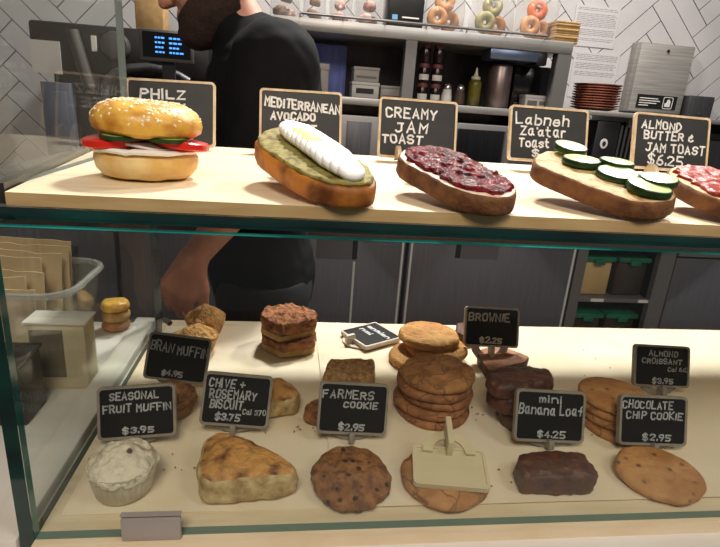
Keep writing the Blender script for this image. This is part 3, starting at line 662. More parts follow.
# ------------------------------------------------------------------ chalkboards
m_cardback = mat('bare_card_back', (214, 200, 166), .6, c2=(206, 190, 154), ns=12)
def chalkboard(label, w, h, M, lines, fr, sl, gap, foot='arch', fx=.5, group=None, bar=.0042, seed=1, back=None, stroke=.034, peg=None, chalk=None):
    """local frame: x right, z up, panel faces -y, origin under the middle of the panel at its support"""
    t = thing('chalkboard_sign', label, 'chalkboard', group=group); t.matrix_world = M; T = .0035
    bm = B(); ring_prism(bm, rrect(w, h, .006, 4), rrect(w - 2 * bar, h - 2 * bar, .004, 4), -T, T)
    for v in bm.verts: v.co.z += gap + h / 2
    obj('wooden_frame', bm, fr, t)
    bm = B(); prism(bm, rrect(w - 1.9 * bar, h - 1.9 * bar, .004, 4), -T * .55, T * .6)
    for v in bm.verts: v.co.z += gap + h / 2
    bm.normal_update(); bm.faces.ensure_lookup_table()
    for f in bm.faces: f.material_index = 1 if f.normal.y > .9 else 0
    obj('slate_panel', bm, [sl, back or m_frame], t, smooth=False)
    if lines:
        bm = B(); iw, ih = w - 2 * bar, h - 2 * bar
        for k, ln in enumerate(lines):
            tx, a, b, zb, hh = ln[:5]
            write(bm, tx, -iw / 2 + a * iw, -iw / 2 + b * iw, gap + bar + zb * ih, hh * ih, ih * (ln[6] if len(ln) > 6 else stroke), -T * .55 - .0003, ln[5] if len(ln) > 5 else 0, seed * 10 + k)
        obj('chalk_lettering', bm, chalk or m_chalk, t, smooth=False)
    if foot == 'arch':
        R = max(.02, w * .36); r = R * .62; g = max(gap, .004); n = 18
        pts = [Vector((R * math.cos(a), R * math.sin(a))) for a in [PI * k / n for k in range(n + 1)]] + [Vector((r * math.cos(a), r * math.sin(a))) for a in [PI * (1 - k / n) for k in range(n + 1)]]
        bm = B(); sc = (gap + .010) / R; V = [(p.x, gap + .010 - p.y * sc) for p in pts]
        a = [bm.verts.new((p[0], T + .0004, p[1])) for p in V]; b = [bm.verts.new((p[0], T + .0028, p[1])) for p in V]; N = len(V)
        for i in range(n):
            j, k = N - 1 - i, N - 2 - i
            bm.faces.new((a[i], a[i + 1], a[k], a[j])); bm.faces.new((b[i], b[j], b[k], b[i + 1]))
        for i in range(N): bm.faces.new((a[i], b[i], b[(i + 1) % N], a[(i + 1) % N]))
        obj('arched_foot', bm, fr if back is None else back, t)
        bm = B(); q = peg or (-.012, .003, 0, gap + .004)
        if peg is None: box(bm, -.0035, .0035, q[0], -T - .0002, .0, q[3], bev=.0008); box(bm, -.0035, .0035, -T - .0002, T, 0, gap - .0002)
        else: box(bm, -.0035, .0035, *q, bev=.0008)
        obj('slotted_peg', bm, fr if back is None else back, t)
    else:
        x = -w / 2 + fx * w
        bm = B(); lp = [(.017 * math.cos(PI * k / 14) - .010, max(0, .021 * math.sin(PI * k / 14))) for k in range(15)]
        A = [bm.verts.new((x - .003, p[0] - .004, p[1])) for p in lp]; C = [bm.verts.new((x + .003, p[0] - .004, p[1])) for p in lp]; bm.faces.new(A); bm.faces.new(C[::-1])
        for i in range(15): bm.faces.new((A[i], C[i], C[(i + 1) % 15], A[(i + 1) % 15]))
        obj('half_round_foot', bm, fr, t)
        bm = B(); d = bmesh.ops.duplicate(bm, geom=[]); A = [bm.verts.new((w / 2 - fx * w * .9 - .003, p[0] - .004, p[1])) for p in lp]; C = [bm.verts.new((w / 2 - fx * w * .9 + .003, p[0] - .004, p[1])) for p in lp]; bm.faces.new(A); bm.faces.new(C[::-1])
        for i in range(15): bm.faces.new((A[i], C[i], C[(i + 1) % 15], A[(i + 1) % 15]))
        obj('half_round_foot', bm, fr, t)
    return t
def stand_sign(label, TL, TR, BL, y, zb, lines, fr, sl, foot='arch', fx=.3, group=None, seed=1, mingap=.0006, bar=.0042, stroke=.034, tilt=.36, chalk=None):
    c = P(*BL, y=y); k = math.tan(tilt); ln = (c.y - k * c.z, k); a, b = P(*TL, lean=ln), P(*TR, lean=ln)
    rx = (b - a).normalized(); up = a - c; up = (up - rx * up.dot(rx)).normalized(); w = (b - a).length; h = (a - c).dot(up); mid = c + rx * w / 2
    gap = max(mingap, (mid.z - zb) / up.z); o = mid - up * gap; low = abs(rx.z) * w * .5 + .0012
    o.z = max(o.z, zb + (low if gap < low else .0012) + (.0035 * math.sin(tilt)))
    return chalkboard(label, w, h, frame_from(o, rx, up), [(l[0], l[1], l[2], l[3] + l[4] * .06, l[4] * .88) + tuple(l[5:]) for l in lines], fr, sl, gap, foot, fx, group, bar, seed, None, stroke, None, chalk)
def frame_from(o, right, up):
    r = right.normalized(); u = (up - r * up.dot(r)).normalized(); n = r.cross(u)      # n points to the viewer of the face = local -y
    return Matrix.Translation(o) @ Matrix((r, -n, u)).transposed().to_4x4()
GU, GL_ = 'chalkboards on the upper board', 'chalkboards on the lower deck'
U = [('chalkboard behind the seeded bagel sandwich, topmost at the left', (128, 81), (217, 86), (127, 147), .87, [('PHILZ', .14, .66, .72, .16), ('BAGEL', .16, .72, .50, .18)], .3),
 ('chalkboard reading mediterranean avocado behind the egg-topped toast', (261, 91), (343, 96), (259, 154), .88, [('MEDITERRANEAN', .04, 1.0, .74, .16, -.06), ('AVOCADO', .12, .68, .52, .13), ('TOAST', .3, .7, .33, .13)], .3),
 ('chalkboard reading creamy jam toast behind the jam toast', (377, 98), (455, 104), (377, 158), .88, [('CREAMY', .07, .74, .68, .19), ('JAM', .2, .62, .43, .2), ('TOAST', .03, .56, .22, .17)], .24),
 ("chalkboard reading labneh za'atar toast behind the cucumber toast", (509, 106), (587, 112), (507, 161), .86, [('Labneh', .06, .76, .68, .22), ("Za'atar", .13, .74, .46, .2), ('Toast', .12, .52, .23, .19), ('$', .3, .38, .05, .15)], .34),
 ('chalkboard reading almond butter and jam toast at the far right', (633, 113), (708, 120), (630, 169), .83, [('ALMOND', .08, .62, .74, .17), ('BUTTER &', .12, .8, .54, .17), ('JAM TOAST', .16, .97, .30, .18), ('$6.25', .2, .68, .05, .2)], .2)]
for k, (lb, a, b, c, y, ln, fx) in enumerate(U): stand_sign(lb, a, b, c, y, ZB, ln, m_frame, m_slate, 'half', fx, GU, k + 1, bar=.0034, tilt=.26)
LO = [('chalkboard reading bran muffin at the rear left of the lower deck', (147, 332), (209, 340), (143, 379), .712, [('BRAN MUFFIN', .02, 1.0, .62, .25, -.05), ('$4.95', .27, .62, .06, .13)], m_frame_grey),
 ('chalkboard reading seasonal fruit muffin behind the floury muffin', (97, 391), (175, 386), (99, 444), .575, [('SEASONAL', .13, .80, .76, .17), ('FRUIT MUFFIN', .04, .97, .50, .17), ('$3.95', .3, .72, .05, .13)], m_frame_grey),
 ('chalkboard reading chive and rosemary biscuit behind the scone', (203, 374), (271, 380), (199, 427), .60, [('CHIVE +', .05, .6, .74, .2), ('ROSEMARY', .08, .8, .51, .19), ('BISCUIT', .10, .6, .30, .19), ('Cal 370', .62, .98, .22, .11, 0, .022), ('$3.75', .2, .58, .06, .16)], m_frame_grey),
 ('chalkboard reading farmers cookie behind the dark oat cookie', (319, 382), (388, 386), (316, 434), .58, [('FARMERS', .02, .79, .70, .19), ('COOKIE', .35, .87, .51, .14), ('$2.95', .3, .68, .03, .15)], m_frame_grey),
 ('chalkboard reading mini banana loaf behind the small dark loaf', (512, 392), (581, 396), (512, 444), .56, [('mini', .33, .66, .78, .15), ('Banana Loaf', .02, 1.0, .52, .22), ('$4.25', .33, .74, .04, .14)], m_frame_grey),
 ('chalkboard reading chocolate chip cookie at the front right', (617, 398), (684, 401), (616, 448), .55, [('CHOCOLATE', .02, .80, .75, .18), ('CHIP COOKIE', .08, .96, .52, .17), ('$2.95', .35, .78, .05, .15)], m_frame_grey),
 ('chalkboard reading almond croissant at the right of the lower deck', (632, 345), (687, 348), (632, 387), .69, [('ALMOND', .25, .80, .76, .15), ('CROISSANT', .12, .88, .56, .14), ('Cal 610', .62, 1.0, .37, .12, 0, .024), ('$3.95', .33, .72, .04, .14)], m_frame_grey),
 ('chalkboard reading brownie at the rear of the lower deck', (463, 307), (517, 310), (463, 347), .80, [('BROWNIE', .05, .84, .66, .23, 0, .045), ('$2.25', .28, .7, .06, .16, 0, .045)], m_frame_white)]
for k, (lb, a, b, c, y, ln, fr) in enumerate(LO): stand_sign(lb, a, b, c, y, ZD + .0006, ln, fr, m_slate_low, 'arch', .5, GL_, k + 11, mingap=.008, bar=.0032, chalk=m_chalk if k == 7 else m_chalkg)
# blank card fallen on the ginger cookie, back side up
a, b, c = P(412, 446, z=ZD + .031), P(484, 452, z=ZD + .031), P(414, 485, z=ZD + .0185)
w = (b - a).length; h = ((c - a) - (b - a).normalized() * (c - a).dot((b - a).normalized())).length
up = (c - a); o = (a + b) / 2
chalkboard('blank cream card fallen back side up on the ginger cookie', w, h, frame_from(o - up.normalized() * .022, b - a, up), [], m_cardback, m_slate_low, .022, 'arch', back=m_cardback, bar=.0036, group=GL_, peg=(-.003, .024, -.008, .034))
# small chalkboard lying flat at the back of the deck
zf = ZD + .0075
a, b, e = P(340, 332, z=zf), P(366, 349, z=zf), P(360, 328, z=zf)
M = frame_from((a + b) / 2 - (e - a).normalized() * .014, b - a, e - a)
chalkboard('small chalkboard fallen flat near the back of the deck', (b - a).length, .085, M, [('mnmimn', .08, .9, .70, .12), ('nmi', .1, .5, .45, .12)], m_frame_white, m_slate_low, .014, 'arch', group=GL_, bar=.0036, seed=30)
# ------------------------------------------------------------------ back counter
YF, YB = 2.0, 2.6
m_door = mat('fridge_door_steel', (106, 104, 112), .38, .5, c2=(96, 95, 102), ns=5, stretch=(30, 1, 1))
m_doorlt = mat('fridge_handle_plate', (124, 126, 136), .3, .6)
m_post = mat('satin_steel_post', (124, 122, 122), .4, .5)
m_streak = mat('painted_edge_highlight', (214, 212, 212), .4)
m_lightst = mat('light_satin_steel', (176, 174, 172), .38, .6, c2=(160, 158, 156), ns=6, stretch=(1, 30, 30))
zc = H0 - .47
def doorx(px): return P(px, 270, y=YF).x
xa, xm, xp0, xp1, xq0, xq1 = P(318, 300, y=YF).x - .75, P(404, 280, y=YF).x, P(573, 280, y=YF).x, P(583, 280, y=YF).x, P(655, 280, y=YF).x, P(668, 280, y=YF).x
def unit(name, label, x0, x1, cat='cabinet'):
    return thing(name, label, cat, ((x0 + x1) / 2, YF, 0))
def up_(name, bm, ms, root, label=None, **k):
    par = root; base = root
    while base.parent: base = base.parent
    o = obj(name, bm, ms, None, **k); o.parent = par; o.matrix_parent_inverse = Matrix.Translation(-Vector(base.location)) if par is base else Matrix()
    if label: o['label'] = label
    return o
cab = unit('refrigerated_cabinet', 'low grey steel fridge cabinet with two doors under the back worktop', xa, xp0)
bm = B(); box(bm, xa, xp0 - .004, YF + .025, YB, .10, zc - .03); up_('cabinet_body', bm, m_gap, cab, smooth=False)
bm = B(); box(bm, xa + .02, xp0 - .03, YF + .08, YB - .05, 0, .10); up_('plinth', bm, m_gap, cab, smooth=False)
for (x0, x1, hp0, hp1, plx0) in ((xa, xm - .006, 317, 353, 0), (xm + .006, xp0 - .006, 462, 500, 1)):
    bm = B(); box(bm, x0, x1, YF, YF + .024, .11, zc - .034, bev=.006); d = up_('door', bm, m_door, cab)
    h0, h1 = P(hp0, 240, y=YF).x, P(hp1, 240, y=YF).x; zl = P(hp0, 258, y=YF).z
    bm = B(); box(bm, h0, h1, YF - .004, YF, zl, zc - .036, bev=.001); box(bm, (h1 if plx0 == 0 else h0 - .02), (h1 + .02 if plx0 == 0 else h0), YF - .003, YF, zl - .0, zc - .036, mi=1)
    up_('handle_recess', bm, [m_doorlt, m_gap], d, 'lighter recessed handle plate with black grip', smooth=False)
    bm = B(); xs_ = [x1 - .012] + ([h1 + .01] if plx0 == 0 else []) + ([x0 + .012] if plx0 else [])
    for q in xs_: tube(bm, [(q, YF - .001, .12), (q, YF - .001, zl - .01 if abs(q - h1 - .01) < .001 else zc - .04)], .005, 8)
    up_('edge_highlight_strips', bm, m_streak, d, 'pale strips imitating light streaks on the door edges')  # pale strips stand in for highlights on the steel door edges
bay = unit('open_shelf_bay', 'open steel shelf bay holding green-lidded tubs', xp0, xq1, 'shelf unit')
bm = B(); box(bm, xp0, xp1, YF, YF + .03, 0, zc - .031); up_('left_post', bm, m_post, bay, smooth=False)
bm = B(); box(bm, xq0, xq1 + .01, YF, YF + .03, 0, zc - .031); up_('right_post', bm, m_post, bay, smooth=False)
bm = B(); box(bm, xp0, xq1, YB - .06, YB - .02, 0, zc - .031); box(bm, xp0, xp0 + .01, YF + .03, YB - .06, 0, zc - .031); box(bm, xq1 - .005, xq1 + .01, YF + .03, YB - .06, 0, zc - .031); up_('inner_walls', bm, m_gap, bay, smooth=False)
z1 = P(620, 298, y=YF + .02).z; z2 = z1 - .22
for zz in (z1, z2):
    bm = B(); box(bm, xp1 + .002, xq0 - .002, YF + .01, YB - .061, zz - .018, zz, bev=.002); up_('shelf', bm, m_post, bay)
m_green = mat('dark_green_lid', (14, 112, 82), .4, c2=(8, 90, 66), ns=20)
m_tub = mat('smoky_tub', (62, 54, 44), .25, c2=(48, 42, 36), ns=8)
m_tubl = mat('tub_of_pale_flour', (196, 168, 118), .35, c2=(180, 150, 100), ns=8)
m_lab = mat('white_paper_label', (222, 220, 214), .6)
def tubx(label, x0, x1, z, h, body, lab):
    t = thing('storage_tub', label, 'tub', ((x0 + x1) / 2, YF + .15, z), group='green-lidded tubs in the open bay')
    w = (x1 - x0) / 2
    bm = B(); box(bm, -w * .92, w * .92, -.10, .12, 0, h, bev=.01); tb = obj('tub_body', bm, body, t)
    bm = B(); box(bm, -w, w, -.115, .135, h + .0002, h + .022, bev=.006); box(bm, -w * .3, w * .3, -.122, -.112, h - .012, h + .012, bev=.002); obj('snap_lid', bm, m_green, t)
    if lab:
        bm = B(); box(bm, -w * .45, w * .45, -.1022, -.1001, .008, .03); o = obj('label_strip', bm, m_lab, t, smooth=False); o['label'] = 'small white label'
xmid = (xp1 + xq0) / 2
zl1 = P(625, 262, y=YF + .05).z
tubx('upper left tub of pale flour with a green lid', xp1 + .006, xmid - .006, z1 + .0005, zl1 - z1, m_tubl, False)
tubx('upper right dark tub with a green lid', xmid + .006, xq0 - .006, z1 + .0005, zl1 - z1, m_tub, False)
tubx('lower left dark tub with green lid and white label', xp1 + .006, xmid - .006, z2 + .0005, P(625, 318, y=YF + .05).z - z2, m_tub, True)
tubx('lower right dark tub with green lid and white label', xmid + .006, xq0 - .006, z2 + .0005, P(625, 318, y=YF + .05).z - z2, m_tub, True)
for k in range(2):
    x = P((592, 640)[k], 300, y=YF).x; bm = B(); box(bm, x, x + .06, YF + .0085, YF + .0098, z1 - .016, z1 - .002); up_('shelf_label', bm, m_lab, bay, 'white label on shelf edge', smooth=False)
cb = unit('steel_cupboard', 'grey steel cupboard under the worktop at the right end', xq1, 3.4)
bm = B(); box(bm, xq1 + .012, 3.4, YF + .025, YB, 0, zc - .031); up_('cabinet_body', bm, m_gap, cb, smooth=False)
bm = B(); box(bm, xq1 + .016, 3.38, YF, YF + .024, .1, zc - .07, bev=.006); dd = up_('door', bm, m_door, cb)
bm = B(); box(bm, xq1 + .016, 3.38, YF - .006, YF + .02, zc - .062, zc - .034, bev=.003); up_('grip_rail', bm, m_post, dd)
cl = unit('steel_cupboard', 'dark steel cupboard below the coffee machine at the left', -2.1, xa)
bm = B(); box(bm, -2.1, xa - .006, YF + .025, YB, 0, zc - .031); up_('cabinet_body', bm, m_gap, cl, smooth=False)
for k in range(2):
    w = (xa - .006 + 2.1) / 2; bm = B(); box(bm, -2.1 + k * w, -2.1 + (k + 1) * w - .01, YF, YF + .024, .1, zc - .034, bev=.006); d = up_('door', bm, m_door, cl)
    bm = B(); x = -2.1 + (k + .8) * w; tube(bm, [(x, YF - .03, zc - .3), (x, YF - .03, zc - .1)], .008, 8); box(bm, x - .006, x + .006, YF - .03, YF, zc - .29, zc - .278); box(bm, x - .006, x + .006, YF - .03, YF, zc - .122, zc - .11); up_('handle', bm, m_steel, d)
bm = B(); box(bm, -2.15, 3.45, YF - .03, YB + .015, zc - .03, zc, bev=.004); tag(obj('steel_worktop', bm, m_steel), 'long brushed steel worktop along the tiled back wall', 'worktop')

# ------------------------------------------------------------------ ingredient rail, overshelf and what stands on it
YS0, YS1 = 2.18, 2.52                                     # overshelf front and back
xs0, xs1 = P(228, 60, y=YS0).x, P(575, 40, y=YS0).x
zlow = P(430, 103, y=YS0).z; ztop = P(430, 29, y=YS0).z
rail = thing('ingredient_rail', 'grey steel prep rail housing behind the upper chalkboards', 'prep rail', (.3, YS0, zc))
zr = P(430, 121, y=YS0 - .04).z
bm = B(); box(bm, xs0 + .02, xs1 + .02, YS0 - .04, YS1, zc + .0005, zr, bev=.004); up_('housing', bm, m_post, rail)
bm = B()
for (px0, px1) in ((300, 341), (346, 372), (378, 505), (456, 506), (512, 560)):
    x0, x1 = P(px0, 140, y=YS0 - .04).x, P(px1, 140, y=YS0 - .04).x
    if x1 - x0 > .09: box(bm, x0, x1 - .006, YS0 - .046, YS0 - .041, zc + .06, zr - .02, bev=.002)
up_('front_panels', bm, m_steel_dk, rail)
sh = thing('steel_overshelf', 'two-tier brushed steel shelf above the back worktop', 'shelf', (.3, YS0, zr))
bm = B(); box(bm, xs0, xs1, YS0, YS1, ztop - .045, ztop, bev=.004); up_('top_shelf', bm, m_lightst, sh)
bm = B(); box(bm, xs0 + .0, xs1 - .0, YS0 - .005, YS1, zlow - .028, zlow, bev=.003); up_('lower_shelf', bm, m_lightst, sh)
bm = B(); box(bm, xs0, xs1, YS1 + .001, YS1 + .012, zr - .1, ztop); up_('back_panel', bm, mat('dark_steel_back', (70, 64, 64), .3, .7, c2=(52, 48, 50), ns=3, stretch=(6, 1, 1)), sh, smooth=False)  # back panel of dark glossy steel
xpost = P(409, 75, y=YS0).x
for (x0, x1) in ((xpost - .022, xpost + .022), (xs1 - .058, xs1), (xs0, xs0 + .04)):
    bm = B(); box(bm, x0, x1, YS0 + .001, YS0 + .05, zlow + .0002, ztop - .0452); up_('upright_post', bm, m_post, sh, smooth=False)
    bm = B(); box(bm, x0 + .004, x1 - .004, YS0 + .02, YS1, zr + .0003, zlow - .0282); up_('foot_block', bm, m_gap, sh, smooth=False)
bm = B(); xr0, xr1 = P(300, 18, y=YS0).x, P(545, 38, y=YS0).x
tube(bm, [(xr0, YS0 - .014, ztop + .012), (xr1, YS0 - .014, ztop + .012)], .005, 8)
for k in range(7): x = xr0 + (xr1 - xr0) * k / 6; tube(bm, [(x, YS0 - .014, ztop + .012), (x, YS0 + .012, ztop - .002)], .003, 6)
up_('guard_rail', bm, m_steel, sh)
hl = thing('heat_strip', 'blue-grey steel strip lamp housing hung under the top shelf', 'lamp', (P(515, 50, y=YS0 + .02).x, YS0 + .04, ztop - .046))
x0, x1 = P(490, 50, y=YS0 + .02).x, P(544, 50, y=YS0 + .02).x
bm = B(); box(bm, x0, x1, YS0 + .005, YS0 + .12, ztop - .085, ztop - .0458, bev=.004); up_('housing', bm, mat('blue_grey_steel', (110, 122, 148), .3, .7), hl)
bm = B(); box(bm, x1 - .03, x1 + .015, YS0 + .004, YS0 + .13, ztop - .095, ztop - .0457, bev=.006); up_('end_cap', bm, m_black, hl)

# lower shelf goods
def jar(name, label, cat, px, y, z, prof, m, group=None, lidprof=None, ml=None, lab=None, seed=0):
    x = P(px, 100, y=y).x; t = thing(name, label, cat, (x, y, z), group=group)
    bm = B(); lathe(bm, prof, 20); obj('jar_body', bm, m, t)
    if lidprof: bm = B(); lathe(bm, lidprof, 20); obj('lid', bm, ml, t)
    if lab:
        r, z0, z1_ = lab; bm = B(); n = 14
        lo_ = [bm.verts.new((r * math.sin(a), -r * math.cos(a), z0)) for a in [(-1 + 2 * k / n) * 1.1 for k in range(n + 1)]]; hi_ = [bm.verts.new((v.co.x, v.co.y, z1_)) for v in lo_]
        li = [bm.verts.new((v.co.x * .97, v.co.y * .97, z0)) for v in lo_]; hi2 = [bm.verts.new((v.co.x, v.co.y, z1_)) for v in li]
        for k in range(n):
            bm.faces.new((lo_[k], lo_[k + 1], hi_[k + 1], hi_[k])); bm.faces.new((li[k], hi2[k], hi2[k + 1], li[k + 1])); bm.faces.new((hi_[k], hi_[k + 1], hi2[k + 1], hi2[k])); bm.faces.new((lo_[k], li[k], li[k + 1], lo_[k + 1]))
        o = obj('paper_label', bm, m_lab, t); o['label'] = 'white paper label'
    return t
m_jamjar = mat('dark_jam_glass', (30, 10, 14), .2); m_pink = mat('dusty_red_lid', (112, 62, 62), .5)
zl = zlow + .0005
for r_ in range(3):
    for c_ in range(2):
        nm = (('lower', 'middle', 'top')[r_], ('left', 'right')[c_])
        jar('jam_jar', f'dark jam jar with a white label, {nm[0]} of the {nm[1]} column by the steel post', 'jar', (421, 434)[c_], YS0 + .07, zl + r_ * .0745, [(0, 0), (.022, 0), (.0245, .003), (.0245, .055), (.021, .064), (.021, .066), (0, .066)], m_jamjar, 'stacked jam jars',
            [(0, .066), (.0225, .066), (.0235, .068), (.0235, .081), (.022, .083), (0, .083)], m_pink, (.0251, .014, .038) if r_ < 2 else None).scale = (.89, .89, .89)
m_salt = mat('white_salt', (222, 220, 216), .5); m_pep = mat('brown_pepper', (92, 72, 56), .6, c2=(54, 42, 34), ns=200); m_chr = mat('chrome_cap', (190, 188, 186), .2, 1)
shp = [(0, 0), (.020, 0), (.023, .004), (.0215, .03), (.018, .05), (.017, .058), (0, .058)]; cap = [(0, .0581), (.018, .0581), (.018, .068), (.014, .078), (.006, .083), (0, .0835)]
jar('salt_shaker', 'glass salt shaker with a steel cap on the lower shelf', 'shaker', 446, YS0 + .06, zl, shp, m_salt, None, cap, m_chr)
jar('pepper_shaker', 'dark pepper shaker with a steel cap next to the salt', 'shaker', 459, YS0 + .06, zl, shp, m_pep, None, cap, m_chr)
jar('squeeze_bottle', 'tall squeeze bottle of green olive oil on the lower shelf', 'bottle', 473, YS0 + .07, zl, [(0, 0), (.024, 0), (.027, .004), (.027, .085), (.024, .098), (.018, .104), (0, .104)], mat('olive_oil_bottle', (112, 104, 34), .2, c2=(84, 76, 24), ns=20), None, [(0, .1041), (.019, .1041), (.019, .114), (.009, .120), (.005, .135), (.003, .150), (0, .1505)], mat('clear_nozzle', (206, 200, 176), .35))
m_gbox = mat('grey_card_box', (176, 172, 168), .6, c2=(158, 154, 152), ns=12); m_wbox = mat('white_card_box', (210, 208, 206), .55)
def crate(name, label, cat, px0, px1, z0, h, y, d, m, group=None, bands=None, mb=None):
    x0, x1 = P(px0, 90, y=y).x, P(px1, 90, y=y).x; t = thing(name, label, cat, ((x0 + x1) / 2, y, z0), group=group); w = (x1 - x0) / 2
    bm = B(); box(bm, -w, w, 0, d, 0, h * .8, bev=.003); obj('carton', bm, m, t)
    bm = B(); box(bm, -w - .002, w + .002, -.002, d + .002, h * .8 + .0002, h, bev=.002); obj('lid_flap', bm, m, t)
    for k, (a, b, c, d_) in enumerate(bands or []):
        bm = B(); box(bm, -w + a * 2 * w, -w + b * 2 * w, -.0018, -.0001, c * h * .8, d_ * h * .8); obj('printed_panel', bm, mb, t, smooth=False)
m_print = mat('grey_print', (120, 116, 116), .6); m_dkp = mat('black_print', (30, 30, 32), .5)
crate('napkin_carton', 'white napkin carton on the lower shelf under a grey carton', 'box', 352, 379, zl, .062, YS0 + .08, .12, m_wbox, 'cartons on the lower shelf', [(.15, .8, .35, .75)], m_dkp)
crate('grey_carton', 'grey carton lying on top of the white napkin carton', 'box', 353, 378, zl + .0625, .056, YS0 + .08, .11, m_gbox, 'cartons on the lower shelf', [(.1, .9, .3, .5)], m_print)
crate('flat_carton', 'flat pale carton just left of the steel post', 'box', 381, 402, zl, .055, YS0 + .08, .12, m_gbox, 'cartons on the lower shelf', [(.1, .9, .2, .4)], m_print)
crate('grey_carton', 'grey carton half hidden behind the person', 'box', 312, 328, zl, .12, YS0 + .1, .1, m_gbox, 'cartons on the lower shelf')
crate('card_reader_box', 'small white printed carton near the right shelf post', 'box', 527, 551, zl, .062, YS0 + .057, .07, m_wbox, 'cartons on the lower shelf', [(.1, .5, .2, .8), (.6, .9, .5, .8)], m_print)
bm = B(); x0, x1 = P(309, 70, y=YS1 - .05).x, P(346, 70, y=YS1 - .05).x; box(bm, x0, x1, YS1 - .06, YS1 - .045, zl, ztop - .06, bev=.004)  # added panel, its blue imitates blue light reflected in the steel back
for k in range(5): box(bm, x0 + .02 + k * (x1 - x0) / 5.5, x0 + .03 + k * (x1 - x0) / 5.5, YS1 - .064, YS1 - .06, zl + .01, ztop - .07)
tag(obj('blue_reflection_panel', bm, mat('painted_blue_reflection', (140, 156, 236), .3, c2=(112, 128, 214), ns=9)), 'added blue ribbed panel imitating reflected blue light at the back of the lower shelf', 'panel')
bm = B(); lathe(bm, [(0, 0), (.05, 0), (.052, .004), (.05, .16), (.046, .168), (.04, .17), (0, .17)], 28)
o = obj('steel_canister', bm, mat('warm_steel', (140, 124, 122), .35, .8), None, loc=(P(499, 80, y=YS0 + .1).x, YS0 + .1, zl)); tag(o, 'brushed steel canister on the lower shelf beside the oil bottle', 'canister')
bm = B(); box(bm, -.09, .09, 0, .19, 0, .18, bev=.006); box(bm, -.085, .085, -.004, 0, .05, .16, bev=.002); box(bm, -.085, .085, -.02, -.012, .02, .03, bev=.003); box(bm, -.08, -.07, -.016, .0, .02, .03); box(bm, .07, .08, -.016, 0, .02, .03)
o = obj('toaster_oven', bm, m_black_gl, None, loc=(P(538, 80, y=YS0 + .1).x, YS0 + .13, zl)); tag(o, 'black toaster oven with a bar handle behind the white carton', 'oven')
o.location.y = YS0 + .138; o.location.z = zl
# top shelf goods
m_cello = film('cellophane', (.93, .93, .93), .10, haze=.10, hazecol=(230, 225, 220), rough=.12)
def bag(label, px0, px1, h, items, rolls, sticker=None, seed=0):
    y = YS0 + .09; x0, x1 = P(px0, 15, y=y).x, P(px1, 15, y=y).x; xc = (x0 + x1) / 2; w = (x1 - x0) / 2; z = ztop + .0005
    t = thing('clear_bag', label, 'bag', (xc, y, z), group='clear bags on the top shelf')
    bm = B(); n = 40; R = []
    for k in range(13):
        f = k / 12; zz = .0005 + h * f; sw = w * (.96 + .04 * math.sin(f * 9 + seed)) * (1 if f < .75 else 1 - (f - .75) * 1.2); sd = .075 * (1 if f < .6 else 1 - (f - .6) * 1.9)
        R.append([bm.verts.new((sw * math.copysign(abs(math.cos(a)) ** .6, math.cos(a)), sd * math.copysign(abs(math.sin(a)) ** .6, math.sin(a)) + .004 * noise.noise(Vector((a * 3, zz * 40, seed))), zz)) for a in [2 * PI * q / n for q in range(n)]])
    for k in range(12):
        for q in range(n): bm.faces.new((R[k][q], R[k][(q + 1) % n], R[k + 1][(q + 1) % n], R[k + 1][q]))
    bm.faces.new(R[0][::-1]); bm.faces.new(R[-1]); obj('film', bm, m_cello, t)
    if sticker:
        bm = B(); box(bm, -w * .4, w * .4, -.0795, -.078, h * .5, h * .8); obj('sticker', bm, m_lab, t, smooth=False)
    rnd = random.Random(seed); cols = items
    for k, (dx, dy, dz, r) in enumerate(rolls):
        bm = B(); m = cols[k % len(cols)]; pos = Vector((xc + dx * w, y + dy, z + .008 + dz)); ori = (rnd.uniform(1.45, 1.65), rnd.uniform(-.2, .2), rnd.uniform(-.05, .05)) if 'bagel' in label else (rnd.uniform(-.3, .3), rnd.uniform(-.3, .3), rnd.uniform(0, 3))
        if 'bagel' in label:
            lathe(bm, [(r * .16 + r * .42 * (1 + math.cos(a)), r * .40 * math.sin(a)) for a in [2 * PI * q / 14 for q in range(15)]], 28, fn=lambda rr, zz, a: (rr * (1 + .05 * noise.noise(Vector((math.cos(a) * 2, math.sin(a) * 2, k + seed)))), zz)); bmesh.ops.remove_doubles(bm, verts=bm.verts, dist=1e-5)
            pos.z += r * .98
        else: mound(bm, circle(r, 40, .06, k + seed), r * 1.1, edge=r * .4, dome=r * .15, amp=.002, ns=40, seed=k + seed, rings=8)
        o = obj('bagel' if 'bagel' in label else 'bread_roll', bm, m, None, loc=pos, rot=ori)
        W_ = ('first', 'second', 'third', 'fourth', 'fifth')[k]
        tag(o, f"{W_} from the left inside the {label.split(' on ')[0]}" if False else f"{'bagel' if 'bagel' in label else 'roll'} {('at lower left', 'at lower right', 'on top', 'at the back', 'in front')[k]} inside the {label}", 'bagel' if 'bagel' in label else 'bread', 'baked goods in clear bags')
m_b1 = mat('plain_bagel', (206, 148, 96), .5, c2=(176, 112, 60), ns=30); m_b2 = mat('greenish_seed_bagel', (170, 150, 100), .6, c2=(120, 128, 80), ns=60); m_b3 = mat('orange_cheese_bagel', (210, 110, 46), .5, c2=(186, 70, 24), ns=40)
m_r1 = mat('dark_seeded_roll', (134, 98, 72), .7, c2=(84, 58, 42), ns=70); m_r2 = mat('pink_white_roll', (196, 168, 158), .7, c2=(160, 92, 80), ns=40)
ro = [(-.26, -.035, 0, .026), (.26, .035, 0, .026), (.0, 0, .050, .025)]
bag('bag of dark seeded rolls beside the person', 270, 300, .2, [m_r1, m_r2], ro, seed=1)
bag('bag of brown rolls second from the person', 302, 326, .2, [m_r1], [(-.22, -.034, 0, .0235), (.22, .034, 0, .0235), (0, 0, .046, .022)], seed=2)
